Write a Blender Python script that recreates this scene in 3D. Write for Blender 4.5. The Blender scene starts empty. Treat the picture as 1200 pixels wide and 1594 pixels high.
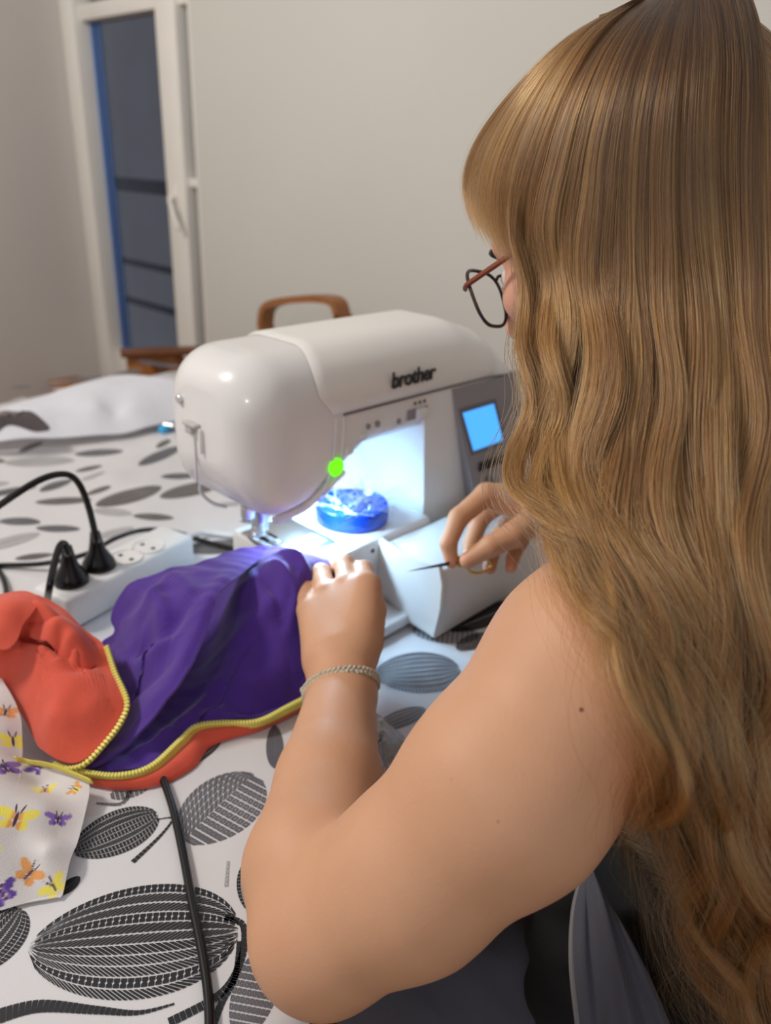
import bpy, bmesh, math, random
import numpy as np
from mathutils import Vector, Matrix
SC = bpy.context.scene
COL = SC.collection
rng = np.random.default_rng(7)
random.seed(7)

# ------------------------------------------------------------------ camera, world, lamp, exposure
f_, CX, CY = 1200., 600., 797.
pitch, azim, roll = (math.radians(t) for t in (24.5, 42.8, 2.57))
CAM = np.array([0, 0, 1.23])
FW = np.array([math.cos(pitch)*math.cos(azim), math.cos(pitch)*math.sin(azim), -math.sin(pitch)])
R0 = np.array([math.sin(azim), -math.cos(azim), 0]); U0 = np.cross(R0, FW)
RT = math.cos(roll)*R0+math.sin(roll)*U0; UP = math.cos(roll)*U0-math.sin(roll)*R0
def ray(u, v): return FW+(u-CX)/f_*RT-(v-CY)/f_*UP
def pz(u, v, z): d = ray(u, v); return CAM+d*((z-CAM[2])/d[2])      # a photo pixel to a point at height z
def pd(u, v, d): return CAM+ray(u, v)*d                              # ... at depth d
def pX(u, v, x): d = ray(u, v); return CAM+d*(x/d[0])                # ... on a plane X = x

cam = bpy.data.cameras.new('camera'); camo = bpy.data.objects.new('camera', cam); COL.objects.link(camo)
M = Matrix(((RT[0], UP[0], -FW[0], CAM[0]), (RT[1], UP[1], -FW[1], CAM[1]), (RT[2], UP[2], -FW[2], CAM[2]), (0, 0, 0, 1)))
camo.matrix_world = M
cam.sensor_fit = 'HORIZONTAL'; cam.sensor_width = 36; cam.lens = 36; cam.clip_start = .02
cam.dof.use_dof = True; cam.dof.focus_distance = .50; cam.dof.aperture_fstop = 7.0
SC.camera = camo

w = bpy.data.worlds.new('world'); SC.world = w; w.use_nodes = True
bg = w.node_tree.nodes['Background']; bg.inputs[0].default_value = (.95, .96, 1.0, 1); bg.inputs[1].default_value = .40

def area(name, loc, target, size, power, col):
    l = bpy.data.lights.new(name, 'AREA'); l.shape = 'DISK'; l.size = size; l.energy = power; l.color = col
    o = bpy.data.objects.new(name, l); COL.objects.link(o); o.location = loc
    o.rotation_euler = (Vector(target)-Vector(loc)).to_track_quat('-Z', 'Y').to_euler(); return o
def bulb(name, loc, power, radius, col):
    l = bpy.data.lights.new(name, 'POINT'); l.energy = power; l.shadow_soft_size = radius; l.color = col
    o = bpy.data.objects.new(name, l); COL.objects.link(o); o.location = loc; return o
bulb('ceiling_lamp', (-.55, 1.45, 2.30), 76, .16, (1, .93, .84))
bulb('standing_lamp', (-1.15, -.25, 1.78), 11, .06, (1, .92, .82))
SC.view_settings.view_transform = 'Standard'; SC.view_settings.look = 'None'
SC.view_settings.exposure = .22; SC.view_settings.gamma = 1; SC.view_settings.use_curve_mapping = False
SC.cycles.use_denoising = True
SC.cycles.max_bounces = 8; SC.cycles.transparent_max_bounces = 12; SC.cycles.caustics_reflective = False; SC.cycles.caustics_refractive = False

# ------------------------------------------------------------------ helpers
def lin(c):
    return tuple((x/12.92 if x <= .04045 else ((x+.055)/1.055)**2.4) for x in c)
def rgb(r, g, b): return lin((r/255, g/255, b/255))

def mat(name, color, rough=.6, metal=0., var=.06, scale=30., bump=0., bscale=200., coat=0., sss=0., sss_col=None, trans=0., alpha=1., emit=None, attr=None, aniso=None, sheen=0., ior=1.45, spec=.5):
    m = bpy.data.materials.new(name); m.use_nodes = True
    nt = m.node_tree; b = nt.nodes['Principled BSDF']
    tc = nt.nodes.new('ShaderNodeTexCoord')
    nz = nt.nodes.new('ShaderNodeTexNoise'); nz.inputs['Scale'].default_value = scale; nz.inputs['Detail'].default_value = 4
    nt.links.new(tc.outputs['Object'], nz.inputs['Vector'])
    mr = nt.nodes.new('ShaderNodeMapRange'); mr.inputs[1].default_value = .3; mr.inputs[2].default_value = .7
    mr.inputs[3].default_value = 1-var; mr.inputs[4].default_value = 1+var
    nt.links.new(nz.outputs['Fac'], mr.inputs[0])
    mx = nt.nodes.new('ShaderNodeVectorMath'); mx.operation = 'SCALE'
    if attr:
        at = nt.nodes.new('ShaderNodeAttribute'); at.attribute_name = attr
        nt.links.new(at.outputs['Color'], mx.inputs[0])
    else:
        mx.inputs[0].default_value = color[:3]
    nt.links.new(mr.outputs[0], mx.inputs['Scale'])
    nt.links.new(mx.outputs[0], b.inputs['Base Color'])
    b.inputs['Roughness'].default_value = rough; b.inputs['Metallic'].default_value = metal
    b.inputs['IOR'].default_value = ior; b.inputs['Specular IOR Level'].default_value = spec
    b.inputs['Coat Weight'].default_value = coat; b.inputs['Coat Roughness'].default_value = .08
    b.inputs['Sheen Weight'].default_value = sheen
    b.inputs['Transmission Weight'].default_value = trans; b.inputs['Alpha'].default_value = alpha
    if sss:
        b.inputs['Subsurface Weight'].default_value = sss; b.inputs['Subsurface Radius'].default_value = sss_col or (1, .35, .18)
        b.inputs['Subsurface Scale'].default_value = .006
    if emit:
        b.inputs['Emission Color'].default_value = (*emit[0], 1); b.inputs['Emission Strength'].default_value = emit[1]
    if bump:
        n2 = nt.nodes.new('ShaderNodeTexNoise'); n2.inputs['Scale'].default_value = bscale; n2.inputs['Detail'].default_value = 3
        nt.links.new(tc.outputs['Object'], n2.inputs['Vector'])
        bp = nt.nodes.new('ShaderNodeBump'); bp.inputs['Strength'].default_value = bump; bp.inputs['Distance'].default_value = .002
        nt.links.new(n2.outputs['Fac'], bp.inputs['Height']); nt.links.new(bp.outputs[0], b.inputs['Normal'])
    return m

def woodmat(name, c1, c2, rough=.4, scale=6):
    m = mat(name, c1, rough); nt = m.node_tree; b = nt.nodes['Principled BSDF']
    tc = nt.nodes.new('ShaderNodeTexCoord'); mp = nt.nodes.new('ShaderNodeMapping'); mp.inputs['Scale'].default_value = (scale, scale*8, scale*8)
    nz = nt.nodes.new('ShaderNodeTexNoise'); nz.inputs['Scale'].default_value = 3; nz.inputs['Detail'].default_value = 6; nz.inputs['Distortion'].default_value = .6
    rp = nt.nodes.new('ShaderNodeValToRGB'); rp.color_ramp.elements[0].color = (*c1, 1); rp.color_ramp.elements[1].color = (*c2, 1)
    rp.color_ramp.elements[0].position = .3; rp.color_ramp.elements[1].position = .7
    nt.links.new(tc.outputs['Object'], mp.inputs[0]); nt.links.new(mp.outputs[0], nz.inputs['Vector'])
    nt.links.new(nz.outputs['Fac'], rp.inputs[0]); nt.links.new(rp.outputs[0], b.inputs['Base Color'])
    return m

def attach(o, parent):
    # every root is only translated, and every part's own mesh is given in world coordinates
    o.parent = parent
    r = parent
    while r.parent: r = r.parent
    o.matrix_parent_inverse = Matrix.Translation(-Vector(r.location)) if parent is r else Matrix.Identity(4)
def mesh(name, verts, faces, m, parent=None, smooth=True, mats=None, idx=None):
    me = bpy.data.meshes.new(name)
    me.from_pydata([tuple(map(float, v)) for v in verts] if not isinstance(verts, np.ndarray) else verts.tolist(), [], faces.tolist() if isinstance(faces, np.ndarray) else faces)
    if mats:
        for k in mats: me.materials.append(k)
        if idx is not None: me.polygons.foreach_set('material_index', idx)
    elif m: me.materials.append(m)
    if smooth: me.polygons.foreach_set('use_smooth', [True]*len(me.polygons))
    o = bpy.data.objects.new(name, me); COL.objects.link(o)
    if parent is not None: attach(o, parent)
    return o
class MB:
    """collects shapes and links them as ONE mesh object"""
    def __init__(s): s.bm = bmesh.new()
    def box(s, c, size, rot=None, bev=0., seg=2):
        t = bmesh.new(); bmesh.ops.create_cube(t, size=1)
        bmesh.ops.scale(t, vec=size, verts=t.verts)
        if bev: bmesh.ops.bevel(t, geom=t.edges[:], offset=bev, segments=seg, affect='EDGES', profile=.5)
        mt = Matrix.Translation(Vector(c))
        if rot is not None: mt = mt @ (rot if isinstance(rot, Matrix) else Matrix.Rotation(rot, 4, 'Z'))
        bmesh.ops.transform(t, matrix=mt, verts=t.verts); s._add(t); return s
    def cyl(s, a, b, r, r2=None, n=20, bev=0.):
        a, b = Vector(a), Vector(b); d = b-a
        t = bmesh.new(); bmesh.ops.create_cone(t, cap_ends=True, segments=n, radius1=r, radius2=r if r2 is None else r2, depth=d.length)
        if bev:
            bmesh.ops.bevel(t, geom=[e for e in t.edges if len(e.link_faces) == 2 and any(len(q.verts) > 4 for q in e.link_faces)], offset=bev, segments=3, affect='EDGES')
        bmesh.ops.transform(t, matrix=Matrix.Translation((a+b)/2) @ d.to_track_quat('Z', 'Y').to_matrix().to_4x4(), verts=t.verts); s._add(t); return s
    def ball(s, c, r, scale=(1, 1, 1), n=16):
        t = bmesh.new(); bmesh.ops.create_uvsphere(t, u_segments=n, v_segments=max(6, n*2//3), radius=r)
        bmesh.ops.scale(t, vec=scale, verts=t.verts); bmesh.ops.translate(t, vec=Vector(c), verts=t.verts); s._add(t); return s
    def lathe(s, prof, c, axis=(0, 0, 1), n=40):
        q = Vector(axis).to_track_quat('Z', 'Y'); vs = []; fs = []
        for r, z in prof:
            for k in range(n):
                a = 2*math.pi*k/n; vs.append(Vector(c)+q @ Vector((r*math.cos(a), r*math.sin(a), z)))
        for i in range(len(prof)-1):
            for k in range(n): fs.append((i*n+k, i*n+(k+1) % n, (i+1)*n+(k+1) % n, (i+1)*n+k))
        fs.append(tuple(range(n))[::-1]); fs.append(tuple((len(prof)-1)*n+k for k in range(n)))
        s.raw(vs, fs); return s
    def tube(s, pts, r, n=10, closed=False, sub=6, flat=1.):
        P = catmull([np.array(p, float) for p in pts], sub, closed)
        vs, fs = tube_mesh(P, r, n, closed, flat); s.raw(vs, fs); return s
    def raw(s, vs, fs):
        bv = [s.bm.verts.new(Vector(v)) for v in vs]
        for q in fs:
            try: s.bm.faces.new([bv[i] for i in q])
            except ValueError: pass
        return s
    def prism(s, poly, ax_o, ax_u, ax_v, ax_n, depth):
        o, u, v, nn = (np.array(t, float) for t in (ax_o, ax_u, ax_v, ax_n)); k = len(poly)
        vs = [o+u*a+v*b for a, b in poly]+[o+u*a+v*b+nn*depth for a, b in poly]
        fs = [tuple(range(k))[::-1], tuple(range(k, 2*k))]+[(i, (i+1) % k, (i+1) % k+k, i+k) for i in range(k)]
        s.raw(vs, fs); return s
    def _add(s, t):
        me = bpy.data.meshes.new('t'); t.to_mesh(me); t.free(); s.bm.from_mesh(me); bpy.data.meshes.remove(me)
    def build(s, name, m, parent=None, smooth=True, angle=40):
        bmesh.ops.recalc_face_normals(s.bm, faces=s.bm.faces)
        me = bpy.data.meshes.new(name); s.bm.to_mesh(me); s.bm.free(); me.materials.append(m)
        if smooth:
            me.polygons.foreach_set('use_smooth', [True]*len(me.polygons))
            me.set_sharp_from_angle(angle=math.radians(angle))
        o = bpy.data.objects.new(name, me); COL.objects.link(o)
        if parent is not None: attach(o, parent)
        return o
def catmull(P, sub=6, closed=False):
    P = [np.asarray(p, float) for p in P]; n = len(P); out = []
    if n < 3 and not closed:
        return np.array([P[0]+(P[-1]-P[0])*t for t in np.linspace(0, 1, sub+1)])
    for i in range(n if closed else n-1):
        g = (lambda k: P[k % n]) if closed else (lambda k: P[min(max(k, 0), n-1)])
        a, b, c, d = g(i-1), g(i), g(i+1), g(i+2)
        for t in np.arange(sub)/sub:
            out.append(.5*((2*b)+(c-a)*t+(2*a-5*b+4*c-d)*t*t+(3*b-a-3*c+d)*t**3))
    if not closed: out.append(P[-1])
    return np.array(out)
def tube_mesh(P, r, n=10, closed=False, flat=1.):
    K = len(P); T = np.gradient(P, axis=0)
    if closed: T = np.roll(P, -1, 0)-np.roll(P, 1, 0)
    T /= np.linalg.norm(T, axis=1)[:, None]+1e-12
    up = np.array([0, 0, 1.]) if abs(T[0, 2]) < .9 else np.array([1., 0, 0])
    vs = []; N = up-T[0]*(up@T[0]); N /= np.linalg.norm(N)
    R = np.broadcast_to(np.asarray(r, float), (K,))
    for i in range(K):
        N = N-T[i]*(N@T[i]); N /= np.linalg.norm(N); B = np.cross(T[i], N)
        for k in range(n):
            a = 2*math.pi*k/n; vs.append(P[i]+R[i]*(math.cos(a)*N*flat+math.sin(a)*B))
    fs = [(i % K*n+k, i % K*n+(k+1) % n, (i+1) % K*n+(k+1) % n, (i+1) % K*n+k) for i in range(K if closed else K-1) for k in range(n)]
    if not closed: fs += [tuple(range(n))[::-1], tuple((K-1)*n+k for k in range(n))]
    return vs, fs
def tag(o, label, cat, group=None, kind=None):
    o['label'] = label; o['category'] = cat
    if group: o['group'] = group
    if kind: o['kind'] = kind
    return o
def empty(name, loc, label, cat, group=None):
    o = bpy.data.objects.new(name, None); COL.objects.link(o); o.location = loc; o.empty_display_size = .05
    return tag(o, label, cat, group)
def struct(o): o['kind'] = 'structure'; return o

# smooth noise on arrays (sum of random plane waves; cheap, continuous)
class Waves:
    def __init__(s, scale, n=14, seed=0, stretch=(1, 1, 1)):
        g = np.random.default_rng(seed); d = g.normal(size=(n, 3)); d /= np.linalg.norm(d, axis=1)[:, None]
        s.k = d*(2*math.pi/scale)*g.uniform(.5, 1.6, (n, 1))/np.array(stretch); s.p = g.uniform(0, 6.28, n); s.n = n
    def __call__(s, P): return np.sin(P @ s.k.T+s.p).sum(-1)/math.sqrt(s.n/2)

# signed-distance modelling: smooth union of round cones and ellipsoids on a grid, surfaced by surface nets
class Field:
    def __init__(s, lo, hi, h):
        s.h = h; s.lo = np.array(lo, float); s.n = np.ceil((np.array(hi)-s.lo)/h).astype(int)+1
        s.F = np.full(s.n, .05, np.float32)
    def _block(s, lo, hi):
        a = np.clip(np.floor((lo-s.lo)/s.h).astype(int), 0, s.n); b = np.clip(np.ceil((hi-s.lo)/s.h).astype(int)+1, 0, s.n)
        if (b <= a).any(): return None
        ax = [(s.lo[i]+s.h*np.arange(a[i], b[i])).astype(np.float32) for i in range(3)]
        return tuple(slice(a[i], b[i]) for i in range(3)), ax
    def _mix(s, sl, d, k, mode='u'):
        A = s.F[sl]
        if mode == 'u':
            if k <= 0: s.F[sl] = np.minimum(A, d)
            else:
                hh = np.maximum(k-np.abs(A-d), 0)/k; s.F[sl] = np.minimum(A, d)-hh*hh*k*.25
        else:
            d = -d; hh = np.maximum(k-np.abs(A-d), 0)/max(k, 1e-6); s.F[sl] = np.maximum(A, d)+hh*hh*k*.25
    def cone(s, a, b, ra, rb, k=.01, mode='u'):
        a, b = np.array(a, float), np.array(b, float); R = max(ra, rb)+k+3*s.h+.01
        q = s._block(np.minimum(a, b)-R, np.maximum(a, b)+R)
        if q is None: return
        sl, (x, y, z) = q; d = b-a; L2 = d@d
        X, Y, Z = (x-a[0])[:, None, None], (y-a[1])[None, :, None], (z-a[2])[None, None, :]
        t = np.clip((X*d[0]+Y*d[1]+Z*d[2])/max(L2, 1e-9), 0, 1).astype(np.float32)
        D = np.sqrt((X-t*d[0])**2+(Y-t*d[1])**2+(Z-t*d[2])**2)-(ra+(rb-ra)*t)
        s._mix(sl, D.astype(np.float32), k, mode)
    def chain(s, pts, k=.01):
        for (a, ra), (b, rb) in zip(pts[:-1], pts[1:]): s.cone(a, b, ra, rb, k)
    def ell(s, c, r, axes=None, k=.02, mode='u'):
        c, r = np.array(c, float), np.array(r, float); A = np.eye(3) if axes is None else np.array(axes, float)
        R = r.max()+k+3*s.h+.01; q = s._block(c-R, c+R)
        if q is None: return
        sl, (x, y, z) = q; X, Y, Z = (x-c[0])[:, None, None], (y-c[1])[None, :, None], (z-c[2])[None, None, :]
        k0 = 0; k1 = 0
        for i in range(3):
            p = (X*A[i, 0]+Y*A[i, 1]+Z*A[i, 2]); k0 = k0+(p/r[i])**2; k1 = k1+(p/r[i]**2)**2
        k0 = np.sqrt(k0); D = k0*(k0-1)/np.maximum(np.sqrt(k1), 1e-6)
        s._mix(sl, D.astype(np.float32), k, mode)
    def sample(s, P):
        g = (P-s.lo)/s.h; i = np.clip(np.floor(g).astype(int), 0, s.n-2); t = (g-i); out = 0
        for dx in (0, 1):
            for dy in (0, 1):
                for dz in (0, 1):
                    wgt = (t[:, 0] if dx else 1-t[:, 0])*(t[:, 1] if dy else 1-t[:, 1])*(t[:, 2] if dz else 1-t[:, 2])
                    out = out+wgt*s.F[i[:, 0]+dx, i[:, 1]+dy, i[:, 2]+dz]
        return out
    def surface(s, it=2):
        F = s.F; S = F < 0; n = s.n
        cnt = np.zeros(n-1, np.int8)
        for dx in (0, 1):
            for dy in (0, 1):
                for dz in (0, 1): cnt += S[dx:n[0]-1+dx, dy:n[1]-1+dy, dz:n[2]-1+dz]
        act = (cnt > 0) & (cnt < 8); ii = np.argwhere(act)
        idx = np.full(n-1, -1, np.int32); idx[act] = np.arange(len(ii))
        acc = np.zeros((len(ii), 3)); num = np.zeros(len(ii))
        for ax in range(3):
            o = [t for t in range(3) if t != ax]
            for p in (0, 1):
                for q in (0, 1):
                    a = ii.copy(); a[:, o[0]] += p; a[:, o[1]] += q; b = a.copy(); b[:, ax] += 1
                    fa, fb = F[tuple(a.T)], F[tuple(b.T)]; c = (fa < 0) != (fb < 0); t = np.where(c, fa/np.where(c, fa-fb, 1), 0)
                    pos = (a-ii).astype(float); pos[:, ax] += t
                    acc[c] += pos[c]; num[c] += 1
        V = (ii+acc/num[:, None])*s.h+s.lo
        Q = []
        for ax in range(3):
            o = [(ax+1) % 3, (ax+2) % 3]
            sl0 = [slice(None)]*3; sl1 = [slice(None)]*3; sl0[ax] = slice(0, -1); sl1[ax] = slice(1, None)
            ch = np.argwhere(S[tuple(sl0)] != S[tuple(sl1)])
            ok = (ch[:, o[0]] > 0) & (ch[:, o[1]] > 0) & (ch[:, o[0]] < n[o[0]]-1) & (ch[:, o[1]] < n[o[1]]-1); ch = ch[ok]
            cs = []
            for p, q in ((-1, -1), (0, -1), (0, 0), (-1, 0)):
                c = ch.copy(); c[:, o[0]] += p; c[:, o[1]] += q; cs.append(idx[tuple(c.T)])
            quad = np.stack(cs, 1); flip = ~S[tuple(ch.T)]
            quad[flip] = quad[flip][:, ::-1]; Q.append(quad)
        Q = np.concatenate(Q); Q = Q[(Q >= 0).all(1)]
        e = s.h*.5
        for _ in range(it):
            v0 = s.sample(V); g = np.stack([(s.sample(V+np.eye(3)[i]*e)-s.sample(V-np.eye(3)[i]*e))/(2*e) for i in range(3)], 1)
            V = V-g*(v0/np.maximum((g*g).sum(1), .2))[:, None].clip(-s.h, s.h)
        return V, Q
def relax(V, Q, n=2, lam=.5):
    for _ in range(n):
        A = np.zeros_like(V); C = np.zeros(len(V))
        for i in range(4):
            a, b = Q[:, i], Q[:, (i+1) % 4]
            np.add.at(A, a, V[b]); np.add.at(A, b, V[a]); np.add.at(C, a, 1); np.add.at(C, b, 1)
        V = V+lam*(A/np.maximum(C, 1)[:, None]-V)
    return V
def add_color(o, name, C):
    a = o.data.color_attributes.new(name, 'FLOAT_COLOR', 'POINT'); arr = np.ones((len(C), 4), np.float32); arr[:, :3] = C; a.data.foreach_set('color', arr.ravel())

# thin-plate cloth: a height over the table through given photo points (u, v, height)
def tps(pts, lam=1e-5):
    P = np.array([pz(u, v, TZ+z) for u, v, z in pts]); X = P[:, :2]; z = P[:, 2]-TZ; n = len(X)
    def U(r2): return r2*np.log(r2+1e-9)
    K = U(((X[:, None]-X[None])**2).sum(-1))+lam*np.eye(n); Pm = np.c_[np.ones(n), X]
    A = np.block([[K, Pm], [Pm.T, np.zeros((3, 3))]]); c = np.linalg.solve(A, np.r_[z, 0, 0, 0])
    return lambda Q: U(((Q[:, None]-X[None])**2).sum(-1)) @ c[:n]+np.c_[np.ones(len(Q)), Q] @ c[n:]
def star_cloth(center, outline, inner, nr=60, na=160, lam=1e-5, zmin=.004, folds=None, hem=.003):
    """polar grid from a centre to an outline; returns vertices and faces"""
    fz = tps(list(outline)+list(inner), lam)
    c = pz(center[0], center[1], TZ+center[2])[:2]
    O = catmull([pz(u, v, TZ+z)[:2] for u, v, z in outline], 12, True)
    seg = np.r_[0, np.cumsum(np.linalg.norm(np.diff(np.r_[O, O[:1]], axis=0), axis=1))]
    s = np.linspace(0, seg[-1], na, endpoint=False); Oc = np.r_[O, O[:1]]
    O = np.stack([np.interp(s, seg, Oc[:, i]) for i in range(2)], 1)
    R = (np.arange(1, nr+1)/nr)**.9
    XY = np.concatenate([[c]]+[c+(O-c)*t for t in R]); z = fz(XY)
    if folds is not None: z = z+folds(XY)
    z = np.maximum(z, zmin+.002*np.sin(XY[:, 0]*90)*np.sin(XY[:, 1]*70)*.3)
    V = np.c_[XY, z+TZ]
    F = [(0, 1+k, 1+(k+1) % na) for k in range(na)]
    for i in range(nr-1):
        for k in range(na):
            a = 1+i*na+k; b = 1+i*na+(k+1) % na; F.append((a, a+na, b+na, b))
    return V, F
def solid(o, t, off=-1):
    m = o.modifiers.new('s', 'SOLIDIFY'); m.thickness = t; m.offset = off; return o
def strip(A, B, name, m, parent, bulge=.002, nseg=6, sub=10, thick=.0016):
    a, b = catmull(A, sub), catmull(B, sub); n = len(a); V = []
    for j in range(nseg+1):
        t = j/nseg; V.append(a+(b-a)*t+np.array([0, 0, bulge*math.sin(math.pi*t)]))
    V = np.concatenate(V); F = [(j*n+i, j*n+i+1, (j+1)*n+i+1, (j+1)*n+i) for j in range(nseg) for i in range(n-1)]
    return solid(mesh(name, V, F, m, parent), thick, 0)
TZ = .752     # top of the tablecloth
def crease(path, amp, wl, wr):
    """a fold along a line of photo points (u, v, height): width wl on its left, wr on its right, fading at both ends"""
    P_ = catmull([pz(u, v, TZ+z)[:2] for u, v, z in path], 10); T_ = np.gradient(P_, axis=0); T_ /= np.linalg.norm(T_, axis=1)[:, None]; t_ = np.linspace(0, 1, len(P_))
    def f(q):
        d2 = ((q[:, None]-P_[None])**2).sum(-1); i = d2.argmin(1); r_ = q-P_[i]; sd = T_[i, 0]*r_[:, 1]-T_[i, 1]*r_[:, 0]; d = np.sqrt(d2[np.arange(len(q)), i])
        return amp*np.exp(-(d/np.where(sd > 0, wl, wr))**2)*np.sin(math.pi*np.clip(t_[i], .04, .96))**.6
    return f

# ------------------------------------------------------------------ materials
m_wall = mat('wall_paint', rgb(202, 199, 192), .9, var=.02, scale=2, bump=.05, bscale=60)
m_wall2 = mat('wall_paint_left', rgb(196, 189, 184), .9, var=.02, scale=2, bump=.05, bscale=60)
m_floor = woodmat('floor_boards', rgb(120, 85, 55), rgb(150, 108, 70), .5, 2)
m_frame = mat('window_white_paint', rgb(226, 222, 214), .45, var=.02, scale=8)
m_reveal = mat('window_blue_seal', rgb(84, 118, 178), .5, var=.05)
m_glass = mat('window_glass', (.9, .93, 1), .03, var=0, trans=1, ior=1.1)
m_dusk = mat('dusk_facade', rgb(120, 121, 128), .95, var=.06, scale=3)
m_rail = mat('balcony_dark_metal', rgb(50, 55, 68), .6)
m_wood = woodmat('warm_wood', rgb(150, 92, 44), rgb(184, 122, 64), .4, 5)
m_bent = woodmat('bent_wood', rgb(126, 78, 40), rgb(158, 102, 56), .35, 5)
m_darkwood = woodmat('dark_wood', rgb(92, 52, 26), rgb(120, 70, 36), .4, 5)
m_cloth = mat('tablecloth_vinyl', rgb(214, 212, 214), .32, var=.02, scale=14, bump=.06, bscale=300, coat=.25)
m_inkd = mat('print_black', rgb(26, 25, 28), .4, var=.15, scale=60, coat=.2)
m_inkg = mat('print_grey', rgb(96, 96, 102), .4, var=.1, scale=60, coat=.2)
m_inkf = mat('print_taupe', rgb(104, 99, 97), .5, var=.12, scale=30)
m_inkl = mat('print_pale_grey', rgb(172, 170, 172), .5, var=.06, scale=30)
m_sheet = mat('white_sheet', rgb(212, 212, 220), .85, var=.03, bump=.1, bscale=500, sheen=.2)
m_greycl = mat('taupe_fabric', rgb(112, 104, 102), .9, var=.08, bump=.2, bscale=600, sheen=.2)
m_white = mat('white_plastic', rgb(226, 224, 222), .28, var=.015, scale=5, coat=.35)
m_white2 = mat('white_plastic_satin', rgb(224, 224, 224), .4, var=.015, scale=5)
m_lidp = mat('white_lid_plastic', rgb(232, 229, 224), .34, var=.01, scale=5, coat=.2)
m_panel = mat('grey_panel', rgb(142, 138, 142), .45, var=.02)
m_panel2 = mat('grey_panel_dark', rgb(104, 102, 108), .45, var=.02)
m_steel = mat('steel', rgb(216, 218, 220), .3, 1., var=.05)
m_dsteel = mat('dark_steel', rgb(70, 68, 66), .3, 1., var=.08)
m_gold = mat('gold_metal', rgb(214, 160, 60), .25, 1., var=.05)
m_lcd = mat('lcd_screen', rgb(40, 90, 190), .3, emit=(rgb(74, 172, 255), 1.0), var=0)
m_green = mat('green_button_light', rgb(90, 220, 20), .3, emit=(rgb(110, 250, 10), .9), var=0)
m_led = mat('led_window', (.8, .9, 1), .4, emit=((.75, .88, 1), 5.), var=0)
m_blue = mat('blue_dish_plastic', rgb(10, 70, 205), .25, var=.03, coat=.4)
m_black = mat('black_rubber', rgb(12, 12, 14), .26, var=.1, scale=40, coat=.05)
m_ink = mat('logo_black', rgb(34, 32, 32), .5)
m_purple = mat('purple_jersey', rgb(74, 38, 138), .85, var=.07, scale=60, bump=.25, bscale=900, sheen=.25)
m_orange = mat('coral_orange_jersey', rgb(212, 84, 62), .85, var=.05, scale=60, bump=.25, bscale=900, sheen=.2)
m_yellow = mat('yellow_zip_tape', rgb(222, 208, 98), .7, var=.06, scale=90, bump=.3, bscale=1200)
m_tooth = mat('yellow_zip_tooth', rgb(232, 222, 118), .4, var=.04)
m_bfly = mat('butterfly_cotton', (1, 1, 1), .9, var=.03, scale=40, bump=.2, bscale=900, attr='print', sheen=.1)
m_skin = mat('skin', (1, 1, 1), .56, var=.035, scale=28, bump=.10, bscale=420, attr='tone', sss=.25)
m_top = mat('black_top_knit', rgb(17, 16, 18), .9, var=.15, scale=60, bump=.3, bscale=800)
m_trouser = mat('grey_trouser_cotton', rgb(74, 74, 84), .9, var=.06, scale=30, bump=.25, bscale=700, sheen=.15)
m_cord = mat('bracelet_cord', rgb(196, 184, 164), .8, var=.12, scale=200, bump=.4, bscale=1500)
m_rim = mat('rose_brown_metal', rgb(142, 78, 56), .3, .7, var=.05)
m_rimd = mat('dark_rim', rgb(80, 66, 62), .3, .5, var=.05)
m_lens = mat('spectacle_lens', (1, 1, 1), .02, var=0, trans=1, ior=1.03)
m_eye = mat('eye_white', rgb(226, 220, 216), .2, var=.02, coat=.5)
m_iris = mat('eye_iris', rgb(60, 50, 42), .2, var=.1, coat=.5)
m_lash = mat('lash_dark', rgb(34, 24, 20), .7)
m_crystal = mat('clear_crinkled_plastic', (.96, .98, 1), .08, var=0, trans=.75, ior=1.3)

# ------------------------------------------------------------------ room: floor, walls, window
WX, WY = 1.35, 2.735
def quadbox(name, lo, hi, m):
    lo, hi = np.array(lo, float), np.array(hi, float)
    return struct(MB().box((lo+hi)/2, hi-lo).build(name, m, smooth=False))
quadbox('floor', (-2.2, -2.2, -.05), (WX+.25, WY+.12, 0), m_floor)
quadbox('wall_left', (-2.2, WY, 0), (WX+.10, WY+.12, 2.7), m_wall2)
WY0, WY1 = 2.03, 2.735          # window opening along Y
quadbox('wall_right', (WX, -2.2, 0), (WX+.25, WY0, 2.7), m_wall)
quadbox('wall_back', (WX, WY0, 2.25), (WX+.25, WY1, 2.7), m_wall)
wd = struct(bpy.data.objects.new('window_1', None)); COL.objects.link(wd); wd.location = (WX, WY0, 0)
fx = WX+.055                      # plane of the casement, set back in the wall
def fr(name, y0, y1, z0, z1, m=m_frame, x0=WX+.012, x1=WX+.075, bev=.004):
    return MB().box(((x0+x1)/2, (y0+y1)/2, (z0+z1)/2), (x1-x0, y1-y0, z1-z0), bev=bev).build(name, m, wd)
fr('jamb', 2.645, 2.735, 0, 2.25, x0=WX-.012)                       # beside the left wall
fr('jamb', 2.03, 2.045, 0, 2.25, x1=WX+.2, x0=WX+.002)
fr('casement_stile', 2.10, 2.20, .05, 2.2, x0=WX+.0)           # meeting stile with the handle
fr('top_rail', 2.045, 2.645, 1.585, 1.63)
fr('top_rail', 2.045, 2.645, 2.19, 2.25)
fr('glazing_bar', 2.045, 2.10, 1.135, 1.16)
fr('bottom_panel', 2.20, 2.645, 0, .56, x0=WX+.02)
fr('bottom_panel', 2.045, 2.10, 0, .62, x0=WX+.02)
for a, b in ((2.20, 2.226), (2.630, 2.645), (2.598, 2.606)):
    fr('seal_strip', a, b, .56, 1.585, m_reveal, x0=WX+.040, x1=WX+.052, bev=.002)
fr('seal_strip', 2.045, 2.06, .62, 1.585, m_reveal, x0=WX+.040, x1=WX+.052, bev=.002)
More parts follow.
